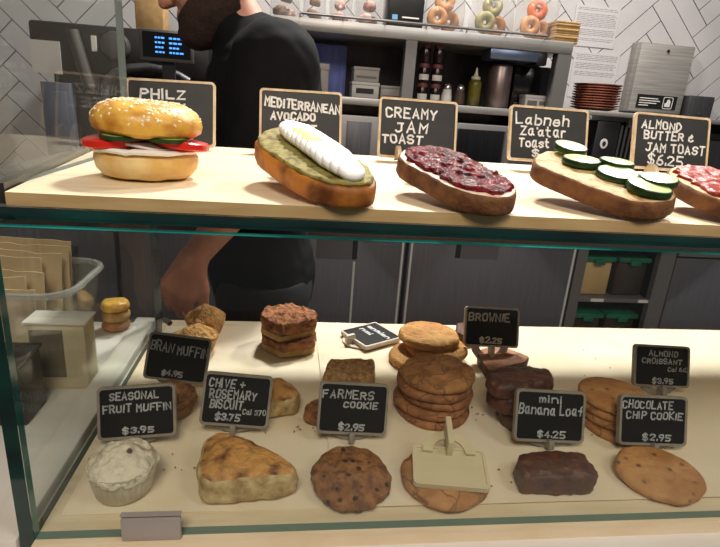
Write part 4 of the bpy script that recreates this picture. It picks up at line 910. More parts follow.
bag('bag of pale mottled rolls at shelf middle', 328, 352, .2, [m_r2], [(-.22, -.034, 0, .0235), (.22, .034, 0, .0235), (0, 0, .046, .022)], seed=3)
bag('bag of pinkish rolls left of the black box', 354, 384, .2, [m_r2, m_r1], ro, seed=4)
bag('bag of plain bagels right of the black box', 424, 463, .22, [m_b1], [(-.42, -.034, 0, .042), (.42, .034, 0, .042), (.0, .0, .066, .042)], seed=5)
bag('bag of green-seeded bagels at shelf centre right', 471, 512, .22, [m_b2, m_b1], [(-.42, -.034, 0, .042), (.42, .034, 0, .042), (.0, .0, .066, .042)], seed=6)
bag('bag of orange-topped bagels near the shelf end', 517, 556, .22, [m_b1, m_b1, m_b3], [(-.42, -.034, 0, .042), (.42, .034, 0, .042), (.0, .0, .066, .042)], seed=7)
x0, x1 = P(388, 12, y=YS0 + .05).x, P(424, 12, y=YS0 + .05).x
t = thing('black_box', 'black box with small white print between the roll bags and bagels', 'box', ((x0 + x1) / 2, YS0 + .05, ztop + .0005)); w = (x1 - x0) / 2
bm = B(); box(bm, -w, w, 0, .14, 0, .2, bev=.004); obj('carton', bm, m_black, t)
bm = B(); box(bm, -.2 * w, .75 * w, -.0012, -.0001, .036, .041); obj('white_print', bm, m_lab, t, smooth=False)
bm = B(); box(bm, -.75 * w, -.45 * w, -.0012, -.0001, .028, .046); obj('blue_mark', bm, mat('pale_blue_print', (110, 160, 200), .5), t, smooth=False)
x0, x1 = P(556, 30, y=YS0 + .05).x, P(580, 30, y=YS0 + .05).x
t = thing('kraft_napkin_stack', 'stack of brown kraft napkins on the right end of the top shelf', 'napkins', ((x0 + x1) / 2, YS0 + .05, ztop + .0005)); w = (x1 - x0) / 2
m_kraft = mat('kraft_paper', (186, 152, 104), .8, c2=(166, 132, 86), ns=40)
for k in range(9):
    bm = B(); d = .002 * math.sin(k * 2.3); box(bm, -w + d, w + d, 0 + d, .11 + d, k * .0092, k * .0092 + .0086, bev=.002); obj('folded_bundle', bm, m_kraft, t)

# ------------------------------------------------------------------ on the back wall and worktop, right side
def wallbox(px0, px1, py0, py1, y): a, b = P(px0, py0, y=y), P(px1, py1, y=y); return a.x, b.x, b.z, a.z
yw = YW - .004
for k, (q, lb, gr) in enumerate((((577, 613, 4, 49), 'upper printed notice taped to the tiled wall above the plates', 1), ((575, 611, 51, 100), 'lower printed notice taped to the tiled wall behind the plates', 2))):
    a, b, c, d = wallbox(*q, yw); t = thing('paper_notice', lb, 'notice', ((a + b) / 2, yw, c), group='notices on the back wall')
    bm = B(); box(bm, a, b, yw - .0015, yw - .0003, c, d); up_('sheet', bm, mat('notice_paper', (188, 186, 188), .7), t, smooth=False)
    bm = B(); rnd = random.Random(k); z = d - .012
    while z > c + .02:
        if not (k == 1 and (c + .02 < z < c + .10)):
            xx = a + .012
            while xx < b - .02:
                l = rnd.uniform(.01, .03); box(bm, xx, min(xx + l, b - .01), yw - .0021, yw - .0016, z, z + .0022); xx += l + .004
        z -= .0075 if rnd.random() < .85 else .016
    up_('printed_lines', bm, mat('notice_print', (150, 148, 152), .7), t, smooth=False)
pd = thing('paper_towel_dispenser', 'brushed steel paper towel dispenser on the tiled wall', 'dispenser', (P(660, 80, y=2.57).x, 2.57, P(650, 112, y=2.57).z))
a, b, c, d = P(627, 110, y=2.57).x, P(684, 110, y=2.57).x, P(650, 113, y=2.57).z, P(664, 44, y=2.57).z
a, b = P(630, 80, y=2.57).x, P(688, 80, y=2.57).x
bm = B(); box(bm, a, b, 2.57, YW - .0035, c, d, bev=.006); hs = up_('housing', bm, mat('satin_housing', (140, 136, 132), .45, .3, c2=(126, 122, 118), ns=6, stretch=(1, 1, 20)), pd)
bm = B(); box(bm, a + .02, b - .004, 2.5665, 2.5698, c + .006, d - .004, bev=.001); up_('front_cover', bm, mat('cover_steel', (176, 172, 166), .4, .35, c2=(150, 148, 146), ns=5, stretch=(1, 1, 30)), pd)
bm = B(); x = (a + .02 + b) / 2; lathe(bm, [(0, 0), (.007, 0), (.007, .004), (0, .004)], 14); 
for v in bm.verts: v.co = Vector((x + v.co.x, 2.5662 - v.co.z + .0, d - .03 + v.co.y))
up_('key_lock', bm, m_black, pd)
la, lb_ = a + .055, b - .035
bm = B(); box(bm, la, lb_, 2.5652, 2.5664, c + .02, c + .085); lab = up_('instruction_label', bm, m_black, pd, 'black instruction label with white print', smooth=False)
bm = B()
for k, (f0, f1) in enumerate(((.06, .52), (.06, .58), (.06, .5), (.06, .3))): box(bm, la + f0 * (lb_ - la), la + f1 * (lb_ - la), 2.5646, 2.5651, c + .066 - k * .011, c + .070 - k * .011)
ring_prism(bm, [(p.x + la + .78 * (lb_ - la), p.y + c + .052) for p in rrect(.052, .056, .008)], [(p.x + la + .78 * (lb_ - la), p.y + c + .052) for p in rrect(.046, .050, .006)], 2.5646, 2.5651)
cx0 = la + .78 * (lb_ - la)
prism(bm, [(cx0 - .016, c + .034), (cx0 + .014, c + .034), (cx0 + .014, c + .058), (cx0 + .006, c + .070), (cx0 - .004, c + .066), (cx0 - .008, c + .052), (cx0 - .016, c + .050)], 2.5646, 2.5651)
up_('label_print', bm, m_lab, lab, smooth=False)
bm = B(); a, b, c, d = P(688, 108, y=2.54).x, P(713, 108, y=2.54).x, P(700, 122, y=2.54).z, P(700, 96, y=2.54).z
box(bm, a, b, 2.54, YW - .0035, c, d, bev=.006); box(bm, (a + b) / 2 - .012, (a + b) / 2 + .012, 2.536, 2.54, c + .03, c + .05, bev=.003)
tag(obj('steel_dispenser_box', bm, m_steel_dk), 'small dark steel box on the wall right of the towel dispenser', 'dispenser')
# steel side shelf carrying the plates
zp = P(597, 111, y=2.35).z
bm = B(); x0, x1 = P(578, 115, y=2.3).x + .0, P(720, 122, y=2.3).x + .25
x0 = xs1 + .03
box(bm, x0, x1, 2.22, 2.6, zp - .02, zp, bev=.003); ss = obj('steel_wall_shelf', bm, m_lightst); tag(ss, 'steel wall shelf under the stack of plates', 'shelf')
for x in (x0 + .35, x1 - .1): bm = B(); box(bm, x, x + .02, 2.3, 2.6175, zp - .06, zp - .0203); box(bm, x, x + .02, 2.58, 2.6175, zp - .14, zp - .06); obj('shelf_bracket', bm, m_post, ss, smooth=False)

m_plate = mat('copper_brown_plate', (158, 98, 80), .35, c2=(132, 76, 62), ns=20)
xc = P(595, 100, y=2.33).x
base = None
for k in range(10):
    bm_ = None
    if base is None:
        bm = B(); lathe(bm, [(0, .004), (.055, .004), (.062, .006), (.095, .013), (.1, .0145), (.1, .0115), (.095, .0095), (.064, .0015), (.055, 0), (0, 0)], 40); base = obj('side_plate', bm, m_plate, None)
        o = base
    else: o = base.copy(); COL.objects.link(o)
    o.location = (xc + .0018 * math.sin(k * 2.1), 2.33 + .0015 * math.cos(k * 3.3), zp + .0004 + k * .0105)
    nm = ('bottom', 'second', 'third', 'fourth', 'fifth', 'sixth', 'seventh', 'eighth', 'ninth', 'top')[k]
    tag(o, f'copper-brown plate, {nm}{"" if k in (0, 9) else " from below"} in the stack by the wall notices', 'plate', 'stack of copper-brown plates')
# dark stand with white stickers and a slatted vent below the shelf
t = thing('stickered_canister', 'black canister with white stickers between the two right chalkboards', 'canister', (P(598, 150, y=2.28).x, 2.28, zc + .0005)); hh = zp - .03 - zc
bm = B(); box(bm, -.055, .055, -.05, .06, 0, hh - .01, bev=.008); obj('body', bm, m_black, t)
for k, (z, s) in enumerate(((hh * .78, .017), (hh * .50, .017))):
    bm = B(); prism(bm, [(s * math.cos(q * PI / 10) - .01, z + s * 1.25 * math.sin(q * PI / 10)) for q in range(20)], -.0535, -.0505); o = obj('sticker', bm, m_lab, t, smooth=False); o['label'] = 'oval white sticker'
    bm = B(); prism(bm, [(s * .5 * math.cos(q * PI / 3) - .01, z + s * .7 * math.sin(q * PI / 3)) for q in range(6)], -.0545, -.0536); obj('sticker_mark', bm, m_dkp, o, smooth=False)
t = thing('slatted_grill', 'steel rack of slanted slats left of the almond butter chalkboard', 'rack', (P(624, 140, y=2.3).x, 2.3, zc + .0005))
bm = B(); h_ = P(620, 122, y=2.3).z - zc; box(bm, -.05, .13, .02, .2, 0, h_, bev=.004); obj('housing', bm, m_gap, t)
bm = B()
for k in range(8): box(bm, -.043 + k * .022, -.033 + k * .022, .008, .019, h_ * .35, h_ - .015)
obj('slats', bm, m_steel, t, smooth=False)
t = thing('steel_bin', 'dark steel bin on the worktop behind the almond butter chalkboard', 'bin', (P(690, 150, y=2.35).x, 2.35, zc + .0005))
bm = B(); box(bm, -.13, .16, -.05, .2, 0, h_ - .05, bev=.008); obj('body', bm, m_steel_dk, t); bm = B(); box(bm, -.135, .165, -.055, .205, h_ - .0498, h_ - .02, bev=.006); obj('lid', bm, m_black, t)
# ------------------------------------------------------------------ coffee corner at the back left
m_mach = mat('machine_black', (13, 12, 13), .5, c2=(18, 17, 17), ns=8); m_machg = mat('machine_grey', (86, 82, 80), .4, .3); m_mk = mat('knob_dark_grey', (66, 62, 60), .45)
YC = 2.06
cm = thing('coffee_machine', 'large black coffee machine with a round dial and steel arch at the back left', 'coffee machine', (P(90, 130, y=YC).x, YC, zc + .0005))
x0, x1 = P(24, 110, y=YC).x, P(206, 60, y=YC + .1).x; zt = P(80, 22, y=YC).z
bm = B(); box(bm, x0 + .05, x1, YC + .14, YC + .45, zc + .0005, zt, bev=.012); box(bm, x0 + .02, x1 + .02, YC + .05, YC + .46, zt - .16, zt - .0, bev=.012); box(bm, x0 + .02, x1 + .02, YC + .02, YC + .46, zc + .0005, zc + .07, bev=.012); up_('machine_body', bm, m_mach, cm)
def disc(cx, y, cz, r, d, n=36, prof=None):
    bm = B(); lathe(bm, prof or [(0, 0), (r, 0), (r, d * .7), (r * .9, d), (0, d)], n)
    for v in bm.verts: v.co = Vector((cx + v.co.x, y - v.co.z, cz + v.co.y))
    return bm
dc = P(115, 46, y=YC + .03); r = P(129, 46, y=YC + .03).x - dc.x
o = up_('round_dial', disc(dc.x, YC + .05, dc.z, r, .03), m_mk, cm); up_('dial_face', disc(dc.x, YC + .0195, dc.z, r * .8, .003), m_machg, o)
bm = B(); a, b = P(72, 30, y=YC + .01), P(90, 88, y=YC + .01); tube(bm, [a, b], .02, 10); up_('lever_handle', bm, m_mk, cm)
bm = B(); a, b, c, d = *[P(86, 34, y=YC).x, P(91, 34, y=YC).x], P(88, 50, y=YC).z, P(88, 34, y=YC).z; box(bm, a, b, YC + .043, YC + .0495, c, d); up_('white_tag', bm, m_lab, cm, smooth=False)
bm = B(); pts = [P(px, py, y=YC + .0) for px, py in ((103, 90), (106, 80), (114, 73), (128, 68), (145, 67), (162, 70), (178, 76), (188, 82))]; tube(bm, [p + Vector((0, .02, 0)) for p in pts], .016, 10); tube(bm, [pts[0] + Vector((0, .02, 0)), pts[0] + Vector((0, .02, -.12)), Vector((pts[0].x, YC + .05, zc + .05))], .016, 10); tube(bm, [pts[-1] + Vector((0, .02, 0)), Vector((pts[-1].x + .01, YC + .04, pts[-1].z - .1)), Vector((pts[-1].x + .012, YC + .05, zc + .002))], .016, 10); up_('steel_arch', bm, m_steel_dk, cm)
bm = B()
for k in range(3): tube(bm, [(x0 + .2 + k * .12, YC + .1, zt - .161), (x0 + .2 + k * .12, YC + .1, zt - .22)], [.03, .02], 14)
up_('spouts', bm, m_steel, cm)
bm = B(); a, b, c, d = P(27, 40, y=YC + .03).x, P(60, 70, y=YC + .03).x, P(45, 73, y=YC + .03).z, P(45, 40, y=YC + .03).z; box(bm, a, b, YC + .0, YC + .0012, c, d)
bm2 = B(); box(bm2, a, b, YC + .046, YC + .0495, c, d); bm.free(); o = up_('paper_note', bm2, mat('grey_note_paper', (196, 190, 184), .7), cm, 'grey paper note taped to the machine', smooth=False)
bm = B(); a, b, d = P(42, 90, y=YC - .01).x, P(72, 90, y=YC - .01).x, P(55, 82, y=YC - .01).z
box(bm, a, b, YC - .02, YC + .015, zc + .0005, d, bev=.004); box(bm, a + .015, b - .015, YC - .024, YC - .02, zc + .06, d - .03, bev=.002); tag(obj('blue_grey_canister', bm, mat('blue_grey_plastic', (84, 92, 112), .4, c2=(70, 78, 96), ns=6)), 'tall blue-grey plastic canister in front of the black coffee machine', 'canister')
sc_ = thing('order_screen', 'small black touch screen with blue text beside the person', 'screen', (P(165, 60, y=1.95).x, 1.95, zc + .0005))
a, b, c, d = P(139, 48, y=1.95).x, P(193, 48, y=1.95).x, P(166, 62, y=1.95).z, P(166, 30, y=1.95).z
bm = B(); box(bm, a, b, 1.95, 1.97, c, d, bev=.004); up_('bezel', bm, m_machg, sc_)
bm = B(); box(bm, a + .012, b - .008, 1.9486, 1.9499, c + .012, d - .008); dsp = up_('display', bm, mat('dark_display', (6, 7, 14), .2), sc_, smooth=False)
bm = B(); ww = b - a; hh = d - c; rnd = random.Random(2)
for k in range(4):
    z = c + hh * (.72 - .15 * k); 
    for (f0, f1) in ((.30, .30 + rnd.uniform(.1, .16)), (.56, .56 + rnd.uniform(.14, .26))):
        x = a + f0 * ww
        while x < a + f1 * ww: l = rnd.uniform(.006, .012); box(bm, x, x + l, 1.9478, 1.9485, z, z + hh * .055); x += l + .003
up_('glowing_text', bm, mat('blue_screen_text', (70, 150, 250), emit=1.6), dsp, smooth=False)
bm = B(); box(bm, (a + b) / 2 - .02, (a + b) / 2 + .02, 1.971, 1.99, zc + .001, c + .03); box(bm, (a + b) / 2 - .08, (a + b) / 2 + .08, 1.94, 2.05, zc + .0005, zc + .015, bev=.003); up_('stand', bm, m_black, sc_)
o = sc_
t = thing('kraft_bag', 'brown kraft bag standing on top of the coffee machine', 'bag', (P(152, 20, y=YC + .2).x, YC + .2, zt + .0005))
w = (P(168, 15, y=YC + .2).x - P(140, 15, y=YC + .2).x) / 2

bm = B(); box(bm, -w, w, -.04, .06, 0, .2, bev=.006); obj('bag_body', bm, m_kraft, t); bm = B(); box(bm, -w * .98, w * .98, -.012, .012, .2, .225, bev=.003); obj('folded_top', bm, m_kraft, t)

# ------------------------------------------------------------------ on the white counter outside the left end pane
zc2 = ZT - .0135
XL = GX - .085
m_bagp = mat('glassine_bag', (196, 174, 138), .55, c2=(176, 150, 112), ns=14, bump=.2, bs=30, bd=.004)
m_cook = mat('cookie_in_bag', (176, 112, 52), .7, c2=(140, 80, 34), ns=60)
tx1 = min(P(104, 268, y=.95).x, -.292) - .004; y1 = .92; zr_ = P(104, 268, y=.95).z
tub = thing('clear_tub', 'clear plastic tub of wrapped cookies left of the case', 'tub', (tx1 - .17, .888, zc2))
lo_, hi_ = rrect(.30, .17, .04), rrect(.34, .19, .045); H = zr_ - zc2
bm = B(); A = [bm.verts.new((p.x, p.y, .0005)) for p in lo_]; C = [bm.verts.new((p.x, p.y, H)) for p in hi_]; A2 = [bm.verts.new((p.x * .985, p.y * .985, .0025)) for p in lo_]; C2 = [bm.verts.new((p.x * .985, p.y * .985, H)) for p in hi_]; n = len(A)
for q in range(n):
    bm.faces.new((A[q], A[(q + 1) % n], C[(q + 1) % n], C[q])); bm.faces.new((A2[q], C2[q], C2[(q + 1) % n], A2[(q + 1) % n])); bm.faces.new((C[q], C[(q + 1) % n], C2[(q + 1) % n], C2[q]))
bm.faces.new(A[::-1]); bm.faces.new(A2); obj('tub_wall', bm, m_acrylic, tub)
bm = B(); tube(bm, [(p.x, p.y, H + .002) for p in hi_], .006, 8, closed=True); obj('rolled_rim', bm, m_rim, tub)
for k in range(7):
    yy = .826 + k * .0202; nm = ('frontmost', 'second', 'third', 'fourth', 'fifth', 'sixth', 'rearmost')[k]
    t = thing('cookie_bag', f'tan glassine bag of cookies, {nm} in the clear tub', 'bag', (tx1 - .16 + (.004, -.012, .0, -.008, .01, .018, .012)[k], yy, zc2 + .0078), (-.05, (.03, -.02, .04, .01, .05, .02, .04)[k], .0), 'wrapped cookies in the clear tub')
    hgt = (.112, .122, .13, .145, .15, .155, .16)[k]; w = .092
    bm = B(); nx, nz = 14, 14
    for s in (-1, 1):
        V = [[bm.verts.new((-w + 2 * w * i / nx, s * (.001 + .0055 * math.sin(PI * i / nx) * math.sin(PI * min(1, (j / nz) * 1.25)) if j < nz * .8 else .001) + .0012 * noise.noise(Vector((i * .5, j * .5, k + s))), hgt * j / nz + .006 * noise.noise(Vector((i * .4, k * 3, 2))) * (j / nz))) for j in range(nz + 1)] for i in range(nx + 1)]
        for i in range(nx):
            for j in range(nz): bm.faces.new((V[i][j], V[i + 1][j], V[i + 1][j + 1], V[i][j + 1]))
        if s == -1: V0 = V
    for j in range(nz): bm.faces.new((V0[0][j], V0[0][j + 1], V[0][j + 1], V[0][j])); bm.faces.new((V0[nx][j], V[nx][j], V[nx][j + 1], V0[nx][j + 1]))
    for i in range(nx): bm.faces.new((V0[i][0], V[i][0], V[i + 1][0], V0[i + 1][0])); bm.faces.new((V0[i][nz], V0[i + 1][nz], V[i + 1][nz], V[i][nz]))
    obj('glassine_sleeve', bm, m_bagp, t)
    bm = B(); prism(bm, [(.055 * math.cos(q * PI / 14), .06 + .055 * math.sin(q * PI / 14)) for q in range(28)], -.0085, -.0075); obj('cookie_seen_through', bm, m_cook, t)
a, b, c, d = P(28, 350, y=.735).x, min(-.2895, P(104, 345, y=.78).x), .735, P(70, 321, y=.74).z
bx = thing('white_display_box', 'white topped beige box with a grey front window beside the clear tub', 'box', ((a + b) / 2, c, zc2))
bm = B(); box(bm, a, b, c, c + .04, zc2 + .0005, d - .004, bev=.002); up_('beige_box', bm, mat('beige_card', (206, 190, 158), .6), bx)
bm = B(); box(bm, a - .003, b + .003, c - .003, c + .043, d - .0038, d, bev=.001); up_('white_top', bm, m_white, bx)
bm = B(); box(bm, a + .004, a + (b - a) * .62, c - .0015, c - .0002, zc2 + .02, d - .012); up_('grey_window', bm, mat('grey_brown_window', (112, 104, 88), .4), bx, smooth=False)
a, b, d = P(-60, 420, y=.64).x, min(-.2895, P(42, 420, y=.68).x), P(20, 368, y=.64).z
bb = thing('dark_menu_box', 'black box at the lower left outside the glass', 'box', ((a + b) / 2, .64, zc2))
bm = B(); box(bm, a, b,   .64, .70, zc2 + .0005, d, bev=.003); up_('box_body', bm, m_black, bb); bm = B(); box(bm, a - .002, b + .002, .638, .702, d + .0002, d + .006, bev=.001); up_('box_lid', bm, m_black_gl, bb)
bm = B(); q = P(8, 480, z=zc2); box(bm, -.012, .012, -.06, .06, 0, .02, bev=.002); o = obj('wooden_strip', bm, mat('warm_wood_strip', (186, 138, 78), .5, c2=(164, 116, 60), ns=20, stretch=(8, 1, 1)), None, loc=(min(q.x, GX - .09), .41, zc2 + .0005), rot=(0, 0, -.15)); tag(o, 'small warm wooden strip on the counter at the lower left', 'wood')
q = P(118, 330, y=1.03)
t = thing('wrapped_sandwich', 'wrapped brown sandwich standing behind the tub outside the case', 'sandwich', (q.x - .015, .945, zc2 + .0005))
t.location = (-.3165, .953, zc2 + .0005)
zz = P(118, 305, y=.93).z - zc2
for k in range(3):
    bm = B(); mound(bm, circle(.0245, 40, .05, k), zz / 3 - .001, edge=.008, dome=.001, amp=.002, ns=60, seed=k, rings=6); obj(('lower_bun', 'filling', 'upper_bun')[k], bm, (m_cook, m_bars, m_bun)[k], t, loc=(0, 0, k * zz / 3))
# ------------------------------------------------------------------ person behind the case
import numpy as np
class Field:
    """implicit body: smooth union of tapered limbs and ellipsoids, meshed with surface nets"""
    def __init__(s, lo, hi, h):
        s.h = h; s.lo = np.array(lo, float); n = np.ceil((np.array(hi) - s.lo) / h).astype(int) + 1; s.n = n
        s.ax = [s.lo[i] + h * np.arange(n[i]) for i in range(3)]; s.d = np.full(n, .3, np.float32)
    def _win(s, lo, hi, m=.05):
        sl = []
        for i in range(3):
            a = max(0, int((lo[i] - m - s.lo[i]) / s.h)); b = min(s.n[i], int((hi[i] + m - s.lo[i]) / s.h) + 2); sl.append(slice(a, max(a, b)))
        return tuple(sl)
    def _grid(s, w): return np.meshgrid(*[s.ax[i][w[i]] for i in range(3)], indexing='ij')
    def _add(s, w, v, k, sub=False):
        d = s.d[w]
        if sub:
            v = -v; h = np.clip(.5 - .5 * (d - v) / k, 0, 1); s.d[w] = d * (1 - h) + v * h + k * h * (1 - h)
        else:
            h = np.clip(.5 + .5 * (d - v) / k, 0, 1); s.d[w] = d * (1 - h) + v * h - k * h * (1 - h)
    def limb(s, a, b, r0, r1, k=.02, g=0, sub=False):
        a, b = np.array(a, float), np.array(b, float); r0 += g; r1 += g; R = max(r0, r1); w = s._win(np.minimum(a, b) - R, np.maximum(a, b) + R)
        if s.d[w].size == 0: return
        X, Y, Z = s._grid(w); ab = b - a; t = np.clip(((X - a[0]) * ab[0] + (Y - a[1]) * ab[1] + (Z - a[2]) * ab[2]) / (ab @ ab), 0, 1)
        s._add(w, (np.sqrt((X - a[0] - t * ab[0]) ** 2 + (Y - a[1] - t * ab[1]) ** 2 + (Z - a[2] - t * ab[2]) ** 2) - (r0 + (r1 - r0) * t)).astype(np.float32), k, sub)
    def ell(s, c, r, k=.02, g=0, rot=None, sub=False):
        c = np.array(c, float); r = np.array(r, float) + g; R = max(r); w = s._win(c - R, c + R)
        if s.d[w].size == 0: return
        G = np.stack(s._grid(w), -1) - c
        if rot is not None: G = G @ np.array(rot)
        q = np.sqrt(((G / r) ** 2).sum(-1)) + 1e-6; q2 = np.sqrt(((G / r ** 2) ** 2).sum(-1)) + 1e-6
        s._add(w, (q * (q - 1) / q2).astype(np.float32), k, sub)
    def cut(s, nrm, off):
        """keep only n.p < off"""
        X, Y, Z = np.meshgrid(*s.ax, indexing='ij', sparse=True); s.d = np.maximum(s.d, (nrm[0] * X + nrm[1] * Y + nrm[2] * Z - off).astype(np.float32))
    def noise(s, amp, sc):
        X, Y, Z = np.meshgrid(*s.ax, indexing='ij', sparse=True)
        s.d = s.d + (amp * (np.sin(X * sc + 2.1 * np.sin(Z * sc * .45 + 1)) * np.sin(Z * sc * .8 + 1.7 * np.sin(Y * sc * .6)) * np.cos(Y * sc * .7 + X * sc * .3))).astype(np.float32)
    def mesh(s):
        d = s.d; ins = d < 0; n = d.shape
        c = [(i, j, k) for i in (0, 1) for j in (0, 1) for k in (0, 1)]
        sh = lambda A, o: A[o[0]:n[0] - 1 + o[0], o[1]:n[1] - 1 + o[1], o[2]:n[2] - 1 + o[2]]
        cnt = sum(sh(ins, o).astype(np.int8) for o in c); act = (cnt > 0) & (cnt < 8); idx = np.full(act.shape, -1); ii = np.argwhere(act); idx[act] = np.arange(len(ii))
        acc = np.zeros((len(ii), 3)); num = np.zeros(len(ii))
        for a in range(8):
            for b in range(a + 1, 8):
                oa, ob = np.array(c[a]), np.array(c[b])
                if np.abs(oa - ob).sum() != 1: continue
                va, vb = d[tuple((ii + oa).T)], d[tuple((ii + ob).T)]; m = (va < 0) != (vb < 0)
                t = np.where(m, va / np.where(m, va - vb, 1), 0); acc += np.where(m[:, None], oa + (ob - oa) * t[:, None], 0); num += m
        V = s.lo + s.h * (ii + acc / num[:, None]); F = []
        for ax in range(3):
            o = [0, 0, 0]; o[ax] = 1; u, v = [q for q in range(3) if q != ax]
            A = ins[:n[0] - o[0], :n[1] - o[1], :n[2] - o[2]]; Bm = ins[o[0]:, o[1]:, o[2]:]; e = np.argwhere(A != Bm)
            e = e[(e[:, u] > 0) & (e[:, v] > 0) & (e[:, u] < n[u] - 1) & (e[:, v] < n[v] - 1)]; flip = A[tuple(e.T)]
            du = np.zeros(3, int); du[u] = 1; dv = np.zeros(3, int); dv[v] = 1
            q = np.stack([idx[tuple((e - du - dv).T)], idx[tuple((e - dv).T)], idx[tuple(e.T)], idx[tuple((e - du).T)]], 1)
            if ax == 1: flip = ~flip
            q[~flip] = q[~flip][:, ::-1]; F.append(q)
        F = np.concatenate(F); return V, F[(F >= 0).all(1)]
def field_obj(name, f, m, parent, org, smooth_it=2):
    V, F = f.mesh(); me = bpy.data.meshes.new(name); me.from_pydata((V - np.array(org)).tolist(), [], F.tolist())
    bm = bmesh.new(); bm.from_mesh(me)
    for _ in range(smooth_it): bmesh.ops.smooth_vert(bm, verts=bm.verts, factor=.5, use_axis_x=True, use_axis_y=True, use_axis_z=True)
    bmesh.ops.recalc_face_normals(bm, faces=bm.faces)
    for q in bm.faces: q.smooth = True
    bm.to_mesh(me); bm.free(); me.materials.append(m); o = bpy.data.objects.new(name, me); link(o, parent); return o
m_skin = mat('skin', (196, 142, 118), .5, c2=(178, 118, 96), ns=16, bump=.05, bs=200, sss=.1); m_tee = mat('black_tshirt', (20, 20, 23), .9, c2=(14, 14, 17), ns=6, spec=.15, bump=.12, bs=50, bd=.006)
m_trou = mat('dark_trousers', (28, 28, 34), .9); m_beard = mat('dark_brown_beard', (54, 34, 26), .9, c2=(36, 22, 16), ns=160, bump=.6, bs=300, bd=.004); m_shoe = mat('black_shoe', (22, 22, 22), .6)
ORG = (-.05, 1.36, 0.0); SHIFT = -.022
ca_, sa_ = math.cos(.42), math.sin(.42); RH = [[ca_, 0, -sa_], [0, 1, 0], [sa_, 0, ca_]]        # head bowed forward
HC = np.array([-.175, 1.36, 1.638])
def hp(x, y, z): return tuple(HC + np.array(RH) @ np.array([x, y, z]))                         # head frame: -x is the face, z the crown
Sl, El, Wl = (-.015, 1.185, 1.455), (-.065, 1.155, 1.21), (-.168, 1.05, 1.082)
Sr, Er, Wr = (-.03, 1.535, 1.455), (.0, 1.60, 1.18), (-.06, 1.60, .93)
def torso(f, g):
    f.ell((-.07, 1.36, 1.33), (.118, .165, .20), .05, g); f.limb((-.025, 1.21, 1.455), (-.025, 1.51, 1.455), .075, .075, .05, g)
    f.ell((-.07, 1.36, 1.10), (.118, .158, .20), .06, g); f.ell((-.045, 1.36, .94), (.122, .168, .14), .05, g); f.ell((-.005, 1.36, 1.36), (.075, .15, .17), .05, g)
def arms(f, g, k=.03, full=True):
    for S, E, W in ((Sl, El, Wl), (Sr, Er, Wr)):
        f.limb(S, E, .062, .047, k, g)
        if full: f.limb(E, W, .046, .027, k, g)
def legs(f, g):
    for s in (-1, 1):
        y = 1.36 + s * .095; f.limb((-.045, y, .90), (-.05, y + s * .005, .50), .088, .058, .04, g); f.limb((-.05, y + s * .005, .50), (-.025, y + s * .01, .10), .058, .040, .03, g)
def hand(f, W, d, nrm, side):
    d, nrm = np.array(d, float), np.array(nrm, float); d /= np.linalg.norm(d); nrm -= d * (nrm @ d); nrm /= np.linalg.norm(nrm); s = np.cross(d, nrm) * side; W = np.array(W)
    for q, L in ((-1.5, .95), (-.5, 1.05), (.5, 1.0), (1.5, .8)):
        k0 = W + d * .012 + s * q * .010; k1 = W + d * .088 + s * q * .0205 - d * abs(q) * .005; f.limb(k0, k1, .0165, .0115, .010)
        p = k1; dd = d.copy()
        for j, (l, r0, r1) in enumerate(((.040, .0108, .0095), (.027, .0095, .0085), (.021, .0085, .0068))):
            ang = (.42, .72, .55)[j]; dd = dd * math.cos(ang) - nrm * math.sin(ang); e = np.cross(s, dd); n2 = p + dd * l * L + s * q * .0012; f.limb(p, n2, r0, r1, .004)
            nn = nrm * math.cos(ang) + dd * 0; p = n2
            nrm2 = np.cross(s * side, dd); nrm2 = nrm2 if nrm2 @ nrm > 0 else -nrm2
            dd_keep = dd
        # fingers bend toward the palm, away from the back normal
    t0 = W + d * .022 - s * .018; t1 = t0 + d * .034 - s * .026 - nrm * .008; t2 = t1 + d * .032 - s * .010 - nrm * .012; t3 = t2 + d * .024 + s * .001 - nrm * .010
    f.limb(t0, t1, .0165, .0125, .010); f.limb(t1, t2, .0125, .0105, .005); f.limb(t2, t3, .0105, .0085, .005)
f = Field((-.40, .93, -.01), (.24, 1.72, 1.80), .006)
torso(f, 0); arms(f, 0); legs(f, 0)
f.limb((-.075, 1.36, 1.49), (-.140, 1.36, 1.600), .064, .056, .03)
for s in (-1, 1):
    y = 1.36 + s * .105; f.limb((-.02, y, .05), (-.17, y + s * .01, .03), .042, .032, .03)
f.ell(hp(.012, 0, .03), (.097, .076, .100), .02, 0, RH); f.ell(hp(-.035, 0, -.055), (.060, .056, .062), .03, 0, RH); f.ell(hp(-.075, 0, -.092), (.024, .026, .020), .03, 0, RH)
f.limb(hp(-.088, 0, .028), hp(-.116, 0, -.014), .010, .0145, .012); f.ell(hp(-.104, .012, -.018), (.011, .009, .008), .008); f.ell(hp(-.104, -.012, -.018), (.011, .009, .008), .008)
f.limb(hp(-.088, -.036, .040), hp(-.092, .036, .040), .012, .012, .014)
for s in (-1, 1): f.ell(hp(-.094, s * .031, .020), (.014, .016, .011), .012, 0, RH, sub=True); f.ell(hp(-.080, s * .030, .019), (.014, .015, .013), .006); f.ell(hp(.012, s * .077, -.005), (.019, .009, .030), .006, 0, RH); f.ell(hp(-.06, s * .036, -.01), (.03, .026, .026), .025, 0, RH)
f.limb(hp(-.092, -.020, -.050), hp(-.092, .020, -.050), .0085, .0085, .006); f.limb(hp(-.089, -.018, -.062), hp(-.089, .018, -.062), .009, .009, .006)
hand(f, Wl, (-.42, -.03, -.90), (-.25, -.95, .05), 1); hand(f, Wr, (-.1, 0, -1), (0, 1, 0), -1)
person = thing('person', 'bearded person in a black t-shirt bending over the back of the case', 'person', (ORG[0] + SHIFT, ORG[1], 0))
body = field_obj('body', f, m_skin, person, ORG)
